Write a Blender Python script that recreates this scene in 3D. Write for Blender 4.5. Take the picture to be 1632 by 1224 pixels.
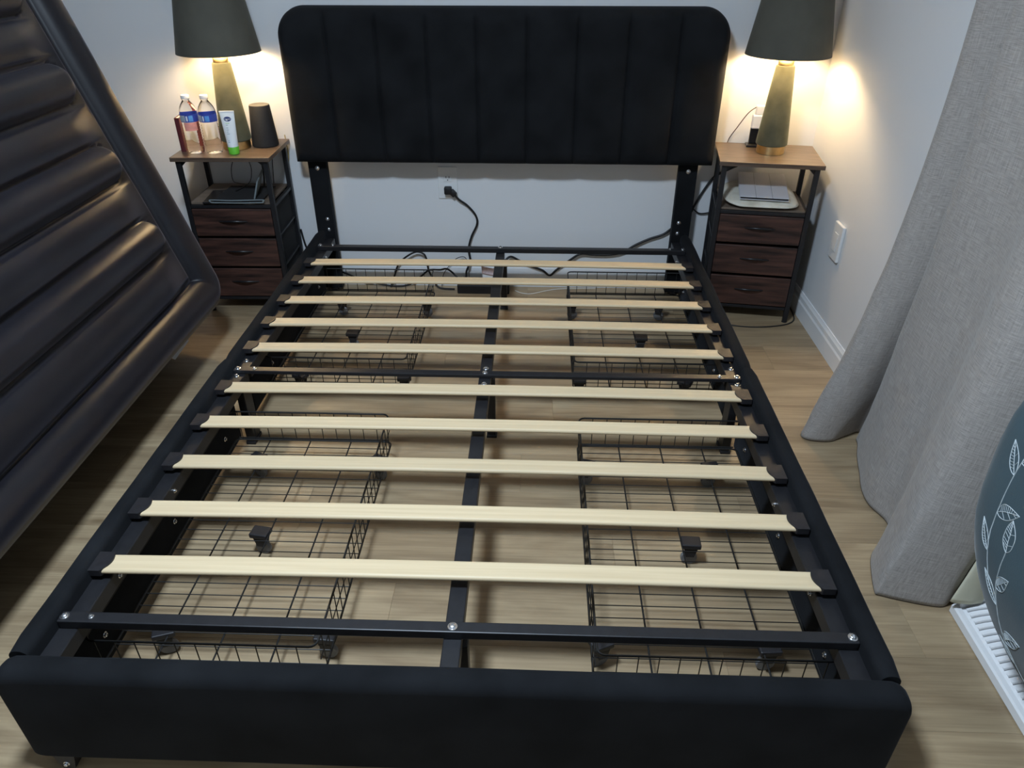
import bpy, bmesh, math, random
from mathutils import Vector, Matrix, noise
R = math.radians
PI = math.pi
random.seed(7)
for o in list(bpy.data.objects):
    bpy.data.objects.remove(o)
SC = bpy.context.scene
COL = SC.collection

# ------------------------------------------------------------------ camera
cd = bpy.data.cameras.new('camera')
cam = bpy.data.objects.new('camera', cd)
COL.objects.link(cam)
cam.location = (0.146, -3.041, 1.384)
cd.sensor_fit = 'HORIZONTAL'
cd.sensor_width = 36.0
cd.lens = 1162.1 / 1632 * 36.0
cd.clip_start = 0.02
cam.rotation_euler = (R(90 - 32.167), R(0.0), R(1.921))
SC.camera = cam

# ------------------------------------------------------------------ world, exposure
w = bpy.data.worlds.new('world')
SC.world = w
w.use_nodes = True
w.node_tree.nodes['Background'].inputs[0].default_value = (0.75, 0.86, 1.0, 1)
w.node_tree.nodes['Background'].inputs[1].default_value = 0.0
SC.view_settings.view_transform = 'Standard'
SC.view_settings.look = 'None'
SC.view_settings.gamma = 1.0
SC.view_settings.use_curve_mapping = False
SC.view_settings.exposure = 0.0

CEIL_POS = (-0.30, -2.30, 2.42)
CEIL_POWER = 69.0
LAMP_POWER = 9.5
ad = bpy.data.lights.new('ceiling_lamp_offscreen', 'AREA')
ad.shape = 'DISK'
ad.size = 0.30
ad.energy = CEIL_POWER
ad.color = (0.68, 0.83, 1.0)
CEIL_LIGHT = bpy.data.objects.new('ceiling_lamp_offscreen', ad)
COL.objects.link(CEIL_LIGHT)
CEIL_LIGHT.location = (CEIL_POS[0], CEIL_POS[1], CEIL_POS[2] - 0.10)

# ------------------------------------------------------------------ materials
MATS = {}


def mat(name, color, rough=0.6, metal=0.0, noise_amt=0.0, noise_scale=20.0, stretch=(1, 1, 1), bump=0.0,
        bump_scale=200.0, sheen=0.0, sheen_tint=None, coat=0.0, color2=None, spec=0.5, rnd=0.0, detail=4.0, transmission=0.0, ior=1.45, emit=None, emit_s=0.0):
    if name in MATS:
        return MATS[name]
    m = bpy.data.materials.new(name)
    m.use_nodes = True
    nt = m.node_tree
    N = nt.nodes
    L = nt.links
    b = N['Principled BSDF']
    b.inputs['Base Color'].default_value = (*color, 1)
    b.inputs['Roughness'].default_value = rough
    b.inputs['Metallic'].default_value = metal
    b.inputs['Specular IOR Level'].default_value = spec
    b.inputs['IOR'].default_value = ior
    b.inputs['Transmission Weight'].default_value = transmission
    if sheen:
        b.inputs['Sheen Weight'].default_value = sheen
        b.inputs['Sheen Roughness'].default_value = 0.4
        if sheen_tint:
            b.inputs['Sheen Tint'].default_value = (*sheen_tint, 1)
    if coat:
        b.inputs['Coat Weight'].default_value = coat
        b.inputs['Coat Roughness'].default_value = 0.2
    if emit:
        b.inputs['Emission Color'].default_value = (*emit, 1)
        b.inputs['Emission Strength'].default_value = emit_s
    if noise_amt or bump or rnd or color2:
        tc = N.new('ShaderNodeTexCoord')
        mp = N.new('ShaderNodeMapping')
        mp.inputs['Scale'].default_value = stretch
        L.new(tc.outputs['Object'], mp.inputs['Vector'])
        vec = mp.outputs['Vector']
        oi = None
        if rnd:
            oi = N.new('ShaderNodeObjectInfo')
            mul = N.new('ShaderNodeVectorMath')
            mul.operation = 'SCALE'
            cmb = N.new('ShaderNodeCombineXYZ')
            for k in range(3):
                L.new(oi.outputs['Random'], cmb.inputs[k])
            L.new(cmb.outputs[0], mul.inputs[0])
            mul.inputs['Scale'].default_value = 37.0
            ad_ = N.new('ShaderNodeVectorMath')
            L.new(vec, ad_.inputs[0])
            L.new(mul.outputs[0], ad_.inputs[1])
            vec = ad_.outputs[0]
        if noise_amt or color2:
            nz = N.new('ShaderNodeTexNoise')
            nz.inputs['Scale'].default_value = noise_scale
            nz.inputs['Detail'].default_value = detail
            L.new(vec, nz.inputs['Vector'])
            rp = N.new('ShaderNodeValToRGB')
            c2 = color2 or tuple(max(0, c * (1 - noise_amt)) for c in color)
            c1 = color if color2 else tuple(min(1, c * (1 + noise_amt)) for c in color)
            rp.color_ramp.elements[0].position = 0.3
            rp.color_ramp.elements[1].position = 0.7
            rp.color_ramp.elements[0].color = (*c2, 1)
            rp.color_ramp.elements[1].color = (*c1, 1)
            L.new(nz.outputs['Fac'], rp.inputs['Fac'])
            out = rp.outputs['Color']
            if rnd:
                hs = N.new('ShaderNodeHueSaturation')
                mr = N.new('ShaderNodeMapRange')
                mr.inputs['To Min'].default_value = 1 - rnd
                mr.inputs['To Max'].default_value = 1 + rnd
                L.new(oi.outputs['Random'], mr.inputs['Value'])
                L.new(mr.outputs[0], hs.inputs['Value'])
                L.new(out, hs.inputs['Color'])
                out = hs.outputs['Color']
            L.new(out, b.inputs['Base Color'])
        if bump:
            bn = N.new('ShaderNodeTexNoise')
            bn.inputs['Scale'].default_value = bump_scale
            bn.inputs['Detail'].default_value = 3
            L.new(vec, bn.inputs['Vector'])
            bp = N.new('ShaderNodeBump')
            bp.inputs['Strength'].default_value = bump
            bp.inputs['Distance'].default_value = 0.002
            L.new(bn.outputs['Fac'], bp.inputs['Height'])
            L.new(bp.outputs[0], b.inputs['Normal'])
    MATS[name] = m
    return m


def plank_mat():
    m = bpy.data.materials.new('oak_plank')
    m.use_nodes = True
    N, L = m.node_tree.nodes, m.node_tree.links
    b = N['Principled BSDF']
    b.inputs['Roughness'].default_value = 0.42
    tc = N.new('ShaderNodeTexCoord')
    oi = N.new('ShaderNodeObjectInfo')
    cmb = N.new('ShaderNodeCombineXYZ')
    sc = N.new('ShaderNodeMath'); sc.operation = 'MULTIPLY'; sc.inputs[1].default_value = 61.0
    L.new(oi.outputs['Random'], sc.inputs[0])
    for k in range(3):
        L.new(sc.outputs[0], cmb.inputs[k])
    ad_ = N.new('ShaderNodeVectorMath')
    L.new(tc.outputs['Object'], ad_.inputs[0]); L.new(cmb.outputs[0], ad_.inputs[1])
    # broad figure
    mp = N.new('ShaderNodeMapping'); mp.inputs['Scale'].default_value = (1.6, 9, 1)
    L.new(ad_.outputs[0], mp.inputs['Vector'])
    n1 = N.new('ShaderNodeTexNoise'); n1.inputs['Scale'].default_value = 1.6; n1.inputs['Detail'].default_value = 5; n1.inputs['Distortion'].default_value = 0.9
    L.new(mp.outputs[0], n1.inputs['Vector'])
    # fine grain
    mp2 = N.new('ShaderNodeMapping'); mp2.inputs['Scale'].default_value = (5, 150, 1)
    L.new(ad_.outputs[0], mp2.inputs['Vector'])
    n2 = N.new('ShaderNodeTexNoise'); n2.inputs['Scale'].default_value = 1.0; n2.inputs['Detail'].default_value = 3
    L.new(mp2.outputs[0], n2.inputs['Vector'])
    # knots
    mp3 = N.new('ShaderNodeMapping'); mp3.inputs['Scale'].default_value = (2.0, 6, 1)
    L.new(ad_.outputs[0], mp3.inputs['Vector'])
    v = N.new('ShaderNodeTexVoronoi'); v.inputs['Scale'].default_value = 1.1
    L.new(mp3.outputs[0], v.inputs['Vector'])
    kr = N.new('ShaderNodeValToRGB')
    kr.color_ramp.elements[0].position = 0.02; kr.color_ramp.elements[0].color = (0.45, 0.40, 0.34, 1)
    kr.color_ramp.elements[1].position = 0.10; kr.color_ramp.elements[1].color = (1, 1, 1, 1)
    L.new(v.outputs['Distance'], kr.inputs['Fac'])
    r1 = N.new('ShaderNodeValToRGB')
    r1.color_ramp.elements[0].position = 0.28; r1.color_ramp.elements[0].color = (0.270, 0.192, 0.112, 1)
    r1.color_ramp.elements[1].position = 0.66; r1.color_ramp.elements[1].color = (0.425, 0.322, 0.196, 1)
    L.new(n1.outputs['Fac'], r1.inputs['Fac'])
    r2 = N.new('ShaderNodeValToRGB')
    r2.color_ramp.elements[0].position = 0.30; r2.color_ramp.elements[0].color = (0.74, 0.72, 0.70, 1)
    r2.color_ramp.elements[1].position = 0.62; r2.color_ramp.elements[1].color = (1, 1, 1, 1)
    L.new(n2.outputs['Fac'], r2.inputs['Fac'])
    mx = N.new('ShaderNodeMix'); mx.data_type = 'RGBA'; mx.blend_type = 'MULTIPLY'; mx.inputs['Factor'].default_value = 0.8
    L.new(r1.outputs[0], mx.inputs[6]); L.new(r2.outputs[0], mx.inputs[7])
    mk = N.new('ShaderNodeMix'); mk.data_type = 'RGBA'; mk.blend_type = 'MULTIPLY'; mk.inputs['Factor'].default_value = 0.8
    L.new(mx.outputs[2], mk.inputs[6]); L.new(kr.outputs[0], mk.inputs[7])
    hs = N.new('ShaderNodeHueSaturation')
    mr = N.new('ShaderNodeMapRange'); mr.inputs['To Min'].default_value = 0.86; mr.inputs['To Max'].default_value = 1.1
    L.new(oi.outputs['Random'], mr.inputs['Value']); L.new(mr.outputs[0], hs.inputs['Value'])
    L.new(mk.outputs[2], hs.inputs['Color'])
    L.new(hs.outputs[0], b.inputs['Base Color'])
    bp = N.new('ShaderNodeBump'); bp.inputs['Strength'].default_value = 0.12; bp.inputs['Distance'].default_value = 0.001
    L.new(n2.outputs['Fac'], bp.inputs['Height']); L.new(bp.outputs[0], b.inputs['Normal'])
    return m


def weave_mat(name, c1, c2, sc=900.0):
    """linen: two crossed stretched noises"""
    m = bpy.data.materials.new(name)
    m.use_nodes = True
    N, L = m.node_tree.nodes, m.node_tree.links
    b = N['Principled BSDF']
    b.inputs['Roughness'].default_value = 0.9
    b.inputs['Sheen Weight'].default_value = 0.15
    tc = N.new('ShaderNodeTexCoord')
    outs = []
    for s in ((sc * 0.05, sc, 1), (sc, sc * 0.05, 1)):
        mp = N.new('ShaderNodeMapping'); mp.inputs['Scale'].default_value = s
        L.new(tc.outputs['UV'], mp.inputs['Vector'])
        n = N.new('ShaderNodeTexNoise'); n.inputs['Scale'].default_value = 1.0; n.inputs['Detail'].default_value = 2
        L.new(mp.outputs[0], n.inputs['Vector'])
        outs.append(n.outputs['Fac'])
    a = N.new('ShaderNodeMath'); a.operation = 'ADD'
    L.new(outs[0], a.inputs[0]); L.new(outs[1], a.inputs[1])
    h = N.new('ShaderNodeMath'); h.operation = 'MULTIPLY'; h.inputs[1].default_value = 0.5
    L.new(a.outputs[0], h.inputs[0])
    r = N.new('ShaderNodeValToRGB')
    r.color_ramp.elements[0].position = 0.36; r.color_ramp.elements[0].color = (*c2, 1)
    r.color_ramp.elements[1].position = 0.62; r.color_ramp.elements[1].color = (*c1, 1)
    L.new(h.outputs[0], r.inputs['Fac']); L.new(r.outputs[0], b.inputs['Base Color'])
    bp = N.new('ShaderNodeBump'); bp.inputs['Strength'].default_value = 0.25; bp.inputs['Distance'].default_value = 0.001
    L.new(h.outputs[0], bp.inputs['Height']); L.new(bp.outputs[0], b.inputs['Normal'])
    return m


M_wall = mat('wall_paint', (0.70, 0.71, 0.72), 0.85, bump=0.04, bump_scale=300)
M_ceil = mat('ceiling_paint', (0.80, 0.80, 0.80), 0.9, bump=0.03, bump_scale=200)
M_trim = mat('trim_paint', (0.78, 0.79, 0.80), 0.45, bump=0.02, bump_scale=80)
M_plank = plank_mat()
M_sub = mat('subfloor', (0.06, 0.045, 0.03), 0.9, noise_amt=0.2)
M_velvet = mat('black_velvet', (0.0092, 0.0099, 0.0113), 0.9, noise_amt=0.35, noise_scale=7, bump=0.15, bump_scale=900, sheen=0.035, sheen_tint=(0.6, 0.65, 0.75), spec=0.12)
M_steel = mat('black_steel', (0.012, 0.012, 0.014), 0.42, noise_amt=0.15, noise_scale=60, bump=0.03, bump_scale=500)
M_wire = mat('black_wire', (0.010, 0.010, 0.010), 0.45, noise_amt=0.1)
M_cap = mat('black_plastic_cap', (0.014, 0.013, 0.015), 0.5, noise_amt=0.2, noise_scale=120, bump=0.05)
M_slat = mat('birch_slat', (0.66, 0.525, 0.335), 0.5, color2=(0.58, 0.45, 0.278), noise_scale=3.0, stretch=(1.0, 45, 45), rnd=0.05, bump=0.05, bump_scale=6, detail=5)
M_zinc = mat('zinc_bolt', (0.75, 0.76, 0.78), 0.25, metal=1.0, noise_amt=0.1, noise_scale=300)
M_wheel = mat('grey_wheel', (0.16, 0.16, 0.165), 0.4, noise_amt=0.1)
M_brown = mat('rustic_top', (0.150, 0.105, 0.076), 0.32, color2=(0.062, 0.042, 0.031), noise_scale=2.6, stretch=(3, 22, 22), detail=6, bump=0.06, bump_scale=40)
M_face = mat('rustic_front', (0.082, 0.036, 0.026), 0.5, color2=(0.013, 0.007, 0.006), noise_scale=2.6, stretch=(2.5, 10, 26), detail=7, bump=0.1, bump_scale=60)
M_shelf = mat('shelf_board', (0.165, 0.125, 0.095), 0.5, color2=(0.11, 0.082, 0.062), noise_scale=3, stretch=(3, 20, 20))
M_black = mat('black_fabric', (0.012, 0.012, 0.013), 0.85, noise_amt=0.2, noise_scale=200, bump=0.15, bump_scale=700)
M_olive = mat('olive_velvet', (0.094, 0.096, 0.060), 0.8, color2=(0.046, 0.049, 0.031), noise_scale=14, sheen=0.22, sheen_tint=(0.75, 0.8, 0.6), bump=0.1, bump_scale=600)
M_shade = mat('shade_velvet', (0.074, 0.071, 0.056), 0.85, noise_amt=0.15, noise_scale=8, sheen=0.08, sheen_tint=(0.7, 0.7, 0.6), bump=0.1, bump_scale=700)
M_lining = mat('shade_lining', (0.85, 0.80, 0.68), 0.7, noise_amt=0.04)
M_brass = mat('brass', (0.72, 0.56, 0.28), 0.28, metal=1.0, noise_amt=0.06, noise_scale=80)
M_bulb = mat('bulb_glow', (1, 1, 1), 0.5, emit=(1.0, 0.735, 0.43), emit_s=1.0)
M_pvc = mat('flocked_pvc', (0.0090, 0.0085, 0.0115), 0.40, noise_amt=0.2, noise_scale=5, bump=0.08, bump_scale=900, sheen=0.16, sheen_tint=(0.75, 0.7, 0.8), spec=0.42)
M_white = mat('white_plastic', (0.80, 0.80, 0.80), 0.35, noise_amt=0.02)
M_plate = mat('wall_plate', (0.74, 0.75, 0.75), 0.35, noise_amt=0.02)
M_slot = mat('slot_dark', (0.01, 0.01, 0.01), 0.6, noise_amt=0.1)
M_cord = mat('black_cord', (0.010, 0.010, 0.011), 0.45, noise_amt=0.1)
M_wcord = mat('white_cord', (0.75, 0.74, 0.70), 0.4, noise_amt=0.05)
M_linen = weave_mat('grey_linen', (0.385, 0.350, 0.320), (0.235, 0.212, 0.193), 420)
M_lin2 = mat('curtain_lining', (0.62, 0.60, 0.46), 0.8, noise_amt=0.05, bump=0.1, bump_scale=400)
M_teal = mat('teal_cotton', (0.044, 0.076, 0.092), 0.8, noise_amt=0.12, noise_scale=5, bump=0.15, bump_scale=400, sheen=0.15)
M_leafp = mat('leaf_print', (0.50, 0.56, 0.58), 0.8, noise_amt=0.2, noise_scale=60)
M_paper = mat('paper_tag', (0.82, 0.66, 0.68), 0.7, noise_amt=0.12, noise_scale=120)
M_maroon = mat('maroon_cover', (0.10, 0.018, 0.022), 0.45, noise_amt=0.25, noise_scale=20)
M_speak = mat('speaker_cloth', (0.014, 0.014, 0.016), 0.75, noise_amt=0.3, noise_scale=400, bump=0.3, bump_scale=900)
M_speakt = mat('speaker_top', (0.05, 0.045, 0.042), 0.4, noise_amt=0.1)
M_green = mat('green_cap', (0.13, 0.50, 0.04), 0.35, noise_amt=0.05)
M_tubew = mat('tube_white', (0.78, 0.84, 0.88), 0.35, noise_amt=0.03)
M_logo = mat('logo_blue', (0.012, 0.035, 0.16), 0.4, noise_amt=0.1)
M_ink = mat('pale_ink', (0.35, 0.45, 0.52), 0.5, noise_amt=0.1)
M_gink = mat('green_ink', (0.40, 0.62, 0.35), 0.5, noise_amt=0.1)
M_bot = mat('clear_bottle', (0.98, 0.99, 1.0), 0.03, transmission=1.0, ior=1.24, noise_amt=0.005)
M_blab = mat('label_blue', (0.03, 0.06, 0.36), 0.35, noise_amt=0.15, noise_scale=60)
M_blab2 = mat('label_sky', (0.10, 0.30, 0.65), 0.35, noise_amt=0.2, noise_scale=60)
M_blabg = mat('label_silver', (0.45, 0.47, 0.52), 0.35, noise_amt=0.3, noise_scale=150)
M_bred = mat('label_red', (0.80, 0.34, 0.28), 0.35, noise_amt=0.2, noise_scale=40)
M_tablet = mat('tablet_black', (0.010, 0.010, 0.012), 0.3, noise_amt=0.1)
M_tgrey = mat('case_grey', (0.16, 0.19, 0.20), 0.5, noise_amt=0.1)
M_silver = mat('silver_folio', (0.64, 0.64, 0.68), 0.35, metal=0.15, noise_amt=0.04, noise_scale=4)
M_bag = mat('quilted_bag', (0.74, 0.72, 0.64), 0.7, color2=(0.52, 0.48, 0.38), noise_scale=16, bump=0.3, bump_scale=60)
M_diff = mat('lamp_diffuser', (0.9, 0.9, 0.9), 0.4, noise_amt=0.01)

# ------------------------------------------------------------------ mesh helpers


def link(o, parent=None):
    COL.objects.link(o)
    if parent is not None:
        o.parent = parent
    return o


def obj(name, me, m, parent=None, loc=None, rot=None, smooth=None):
    if isinstance(me, bmesh.types.BMesh):
        b = me
        me = bpy.data.meshes.new(name)
        bmesh.ops.recalc_face_normals(b, faces=b.faces)
        b.to_mesh(me)
        b.free()
    if m is not None and len(me.materials) == 0:
        me.materials.append(m)
    if smooth is not None:
        for p in me.polygons:
            p.use_smooth = True
        if smooth < 180:
            try:
                me.set_sharp_from_angle(angle=R(smooth))
            except Exception:
                pass
    o = bpy.data.objects.new(name, me)
    link(o, parent)
    if loc is not None:
        o.location = loc
    if rot is not None:
        o.rotation_euler = rot
    return o


def tag(o, label=None, cat=None, group=None, kind=None):
    if label:
        o['label'] = label
    if cat:
        o['category'] = cat
    if group:
        o['group'] = group
    if kind:
        o['kind'] = kind
    return o


def empty(name, loc, label=None, cat=None, group=None, rz=0.0, kind=None):
    e = bpy.data.objects.new(name, None)
    COL.objects.link(e)
    e.location = loc
    e.rotation_euler = (0, 0, rz)
    e.empty_display_size = 0.05
    return tag(e, label, cat, group, kind)


def copy_tree(o, parent=None):
    c = o.copy()
    COL.objects.link(c)
    if parent is not None:
        c.parent = parent
    for ch in list(o.children):
        copy_tree(ch, c)
    return c


def BM():
    return bmesh.new()


def box(b, x0, x1, y0, y1, z0, z1, bev=0.0, seg=2, mtx=None):
    t = bmesh.new()
    vs = [t.verts.new((x, y, z)) for x in (x0, x1) for y in (y0, y1) for z in (z0, z1)]
    for f in ((0, 1, 3, 2), (4, 6, 7, 5), (0, 4, 5, 1), (2, 3, 7, 6), (0, 2, 6, 4), (1, 5, 7, 3)):
        t.faces.new([vs[i] for i in f])
    bmesh.ops.recalc_face_normals(t, faces=t.faces)
    if bev > 0:
        bmesh.ops.bevel(t, geom=list(t.edges), offset=bev, segments=seg, affect='EDGES', profile=0.5)
    if mtx is not None:
        t.transform(mtx)
    me = bpy.data.meshes.new('tmp')
    t.to_mesh(me)
    t.free()
    b.from_mesh(me)
    bpy.data.meshes.remove(me)
    return b


def tube(b, pts, r, n=6, closed=False, caps=True):
    P = [Vector(p) for p in pts]
    m = len(P)
    rings = []
    up = None
    for i in range(m):
        if closed:
            d = (P[(i + 1) % m] - P[(i - 1) % m])
        else:
            d = P[min(i + 1, m - 1)] - P[max(i - 1, 0)]
        d.normalize()
        if up is None:
            up = Vector((0, 0, 1)) if abs(d.z) < 0.9 else Vector((1, 0, 0))
        s = d.cross(up)
        if s.length < 1e-6:
            s = d.orthogonal()
        s.normalize()
        up = s.cross(d).normalized()
        rr = r[i] if isinstance(r, (list, tuple)) else r
        rings.append([b.verts.new(P[i] + (s * math.cos(2 * PI * k / n) + up * math.sin(2 * PI * k / n)) * rr) for k in range(n)])
    for i in range(m if closed else m - 1):
        A, B = rings[i], rings[(i + 1) % m]
        for k in range(n):
            b.faces.new((A[k], A[(k + 1) % n], B[(k + 1) % n], B[k]))
    if caps and not closed:
        b.faces.new(rings[0][::-1])
        b.faces.new(rings[-1])
    return b


def spline(pts, n=8):
    """Catmull-Rom through pts"""
    P = [Vector(p) for p in pts]
    out = []
    for i in range(len(P) - 1):
        p0, p1, p2, p3 = P[max(i - 1, 0)], P[i], P[i + 1], P[min(i + 2, len(P) - 1)]
        for k in range(n):
            t = k / n
            out.append(0.5 * ((2 * p1) + (p2 - p0) * t + (2 * p0 - 5 * p1 + 4 * p2 - p3) * t * t + (3 * p1 - p0 - 3 * p2 + p3) * t ** 3))
    out.append(P[-1])
    return out


def lathe(b, prof, n=32, cx=0, cy=0, close_bottom=False, close_top=False):
    rings = []
    for (r, z) in prof:
        rings.append([b.verts.new((cx + r * math.cos(2 * PI * k / n), cy + r * math.sin(2 * PI * k / n), z)) for k in range(n)])
    for i in range(len(rings) - 1):
        A, B = rings[i], rings[i + 1]
        for k in range(n):
            b.faces.new((A[k], A[(k + 1) % n], B[(k + 1) % n], B[k]))
    if close_bottom:
        b.faces.new(rings[0][::-1])
    if close_top:
        b.faces.new(rings[-1])
    return b


def prism(b, poly, axis, a0, a1):
    """extrude a 2D polygon; axis 'x': poly is (y,z); 'y': poly is (x,z); 'z': poly is (x,y)"""
    def mk(p, a):
        return {'x': (a, p[0], p[1]), 'y': (p[0], a, p[1]), 'z': (p[0], p[1], a)}[axis]
    A = [b.verts.new(mk(p, a0)) for p in poly]
    B = [b.verts.new(mk(p, a1)) for p in poly]
    n = len(poly)
    for i in range(n):
        b.faces.new((A[i], A[(i + 1) % n], B[(i + 1) % n], B[i]))
    b.faces.new(A[::-1])
    b.faces.new(B)
    return b


def grid(b, f, nu, nv, wrap_u=False, uv=None):
    V = [[b.verts.new(f(i / nu, j / nv)) for j in range(nv + 1)] for i in range(nu if wrap_u else nu + 1)]
    F = []
    for i in range(nu):
        for j in range(nv):
            F.append(b.faces.new((V[i][j], V[(i + 1) % len(V)][j], V[(i + 1) % len(V)][j + 1], V[i][j + 1])))
    if uv:
        lay = b.loops.layers.uv.verify()
        for q, fc in enumerate(F):
            i, j = divmod(q, nv)
            for lp, (di, dj) in zip(fc.loops, ((0, 0), (1, 0), (1, 1), (0, 1))):
                lp[lay].uv = ((i + di) / nu * uv[0], (j + dj) / nv * uv[1])
    return V


def sm(a, b_, t):
    t = max(0.0, min(1.0, (t - a) / (b_ - a)))
    return t * t * (3 - 2 * t)


# ------------------------------------------------------------------ room
XW, XL, YF, ZC = 1.257, -1.975, -4.3, 2.46
WT = 0.12
o = obj('wall_back', box(BM(), XL - WT, XW + WT, 0, WT, -0.05, ZC), M_wall); tag(o, kind='structure')
o = obj('wall_right', box(BM(), XW, XW + WT, YF - WT, 0, -0.05, ZC), M_wall); tag(o, kind='structure')
o = obj('wall_left', box(BM(), XL - WT, XL, YF - WT, 0, -0.05, ZC), M_wall); tag(o, kind='structure')
o = obj('wall_front', box(BM(), XL, XW, YF - WT, YF, -0.05, ZC), M_wall); tag(o, kind='structure')
o = obj('ceiling', box(BM(), XL - WT, XW + WT, YF - WT, WT, ZC, ZC + 0.1), M_ceil); tag(o, kind='structure')
floor = obj('floor', box(BM(), XL - WT, XW + WT, YF - WT, WT, -0.08, -0.006), M_sub); tag(floor, kind='structure')

PW, PL = 0.178, 1.22
mesh_cache = {}
row = 0
y = 0.0
while y > YF + 0.001:
    y1 = max(y - PW, YF)
    x = XL - [0.35, 0.95, 0.10, 0.65, 1.10, 0.25, 0.80][row % 7]
    while x < XW:
        xa, xb = max(x, XL), min(x + PL, XW)
        if xb - xa > 0.02:
            key = (round(xb - xa, 4), round(y - y1, 4))
            if key not in mesh_cache:
                b = BM()
                l2, w2, g = key[0] / 2, key[1] / 2, 0.00015
                box(b, -l2 + g, l2 - g, -w2 + g, w2 - g, -0.006, 0, bev=0.0004, seg=1)
                me = bpy.data.meshes.new('plank')
                b.to_mesh(me); b.free()
                me.materials.append(M_plank)
                mesh_cache[key] = me
            obj('plank', mesh_cache[key], None, floor, ((xa + xb) / 2, (y + y1) / 2, 0))
        x += PL
    y = y1
    row += 1


def baseboard(name, axis, pos, a0, a1, sgn):
    h, t = 0.10, 0.013
    prof = [(0, 0), (t, 0), (t, h * 0.62), (t * 0.75, h * 0.70), (t * 0.70, h * 0.86), (t * 0.4, h * 0.95), (t * 0.3, h), (0, h)]
    b = BM()
    pp = [(pos + sgn * p[0], p[1] + 0.0005) for p in prof]
    prism(b, pp, axis, a0, a1)
    o = obj(name, b, M_trim)
    return tag(o, kind='structure')


baseboard('baseboard_back', 'x', 0.0, XL, XW, -1)
baseboard('baseboard_right', 'y', XW, YF, -0.013, -1)
baseboard('baseboard_left', 'y', XL, YF, -0.013, 1)
baseboard('baseboard_front', 'x', YF, XL + 0.013, XW - 0.013, 1)

# ceiling lamp (out of the frame above the bed; it gives the room's cool light)
e = empty('ceiling_lamp', (CEIL_POS[0], CEIL_POS[1], ZC), 'round white flush ceiling lamp above the bed', 'ceiling lamp')
b = BM(); lathe(b, [(0.0, 0), (0.19, 0), (0.19, -0.035), (0.17, -0.04), (0.0, -0.04)], 40)
obj('base_ring', b, M_white, e, smooth=40)
b = BM(); lathe(b, [(0.165, -0.04), (0.163, -0.075), (0.14, -0.10), (0.08, -0.112), (0.0, -0.115)], 40)
obj('diffuser', b, M_diff, e, smooth=60)
CEIL_LIGHT.location = (0, 0, -0.122)
CEIL_LIGHT.parent = e

# ------------------------------------------------------------------ bed
bed = empty('platform_bed', (0, 0, 0), 'black velvet platform bed frame with channelled headboard and bare wooden slats', 'bed')
# headboard: nine padded channels on a backing board
HX, HW, HB, HT, HR = 0.012, 0.832, 0.575, 1.138, 0.105
YB, TH = -0.080, 0.072


def hb_top(x):
    a = abs(x) - (HW - HR)
    return HT if a <= 0 else HT - HR + math.sqrt(max(0, HR * HR - a * a))


def hb_bot(x):
    r = 0.02
    a = abs(x) - (HW - r)
    return HB if a <= 0 else HB + r - math.sqrt(max(0, r * r - a * a))


def hb_dist(x, z):
    """distance to the rounded outline"""
    d = min(HW - abs(x), z - HB, HT - z)
    cx, cz = HW - HR, HT - HR
    if abs(x) > cx and z > cz:
        d = min(d, HR - math.hypot(abs(x) - cx, z - cz))
    return max(0.0, d)


NCH = 9
CWD = 2 * HW / NCH
seams = [-HW + CWD * k for k in range(1, NCH)]


def hb_y(x, z):
    d = hb_dist(x, z)
    rr = 0.040
    p = 1.0 if d >= rr else math.sqrt(max(0.0, 1 - (1 - d / rr) ** 2))
    t = TH * p
    ds = min(abs(x - s) for s in seams)
    g = math.exp(-(ds / 0.006) ** 2) * 0.010 + math.exp(-(ds / 0.028) ** 2) * 0.005
    t -= g * sm(0.012, 0.045, HT - z) * min(1, d / 0.02)
    t += 0.0022 * noise.noise(Vector((x * 5, z * 5, 1.3))) * min(1, d / 0.03)
    return YB - t


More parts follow.
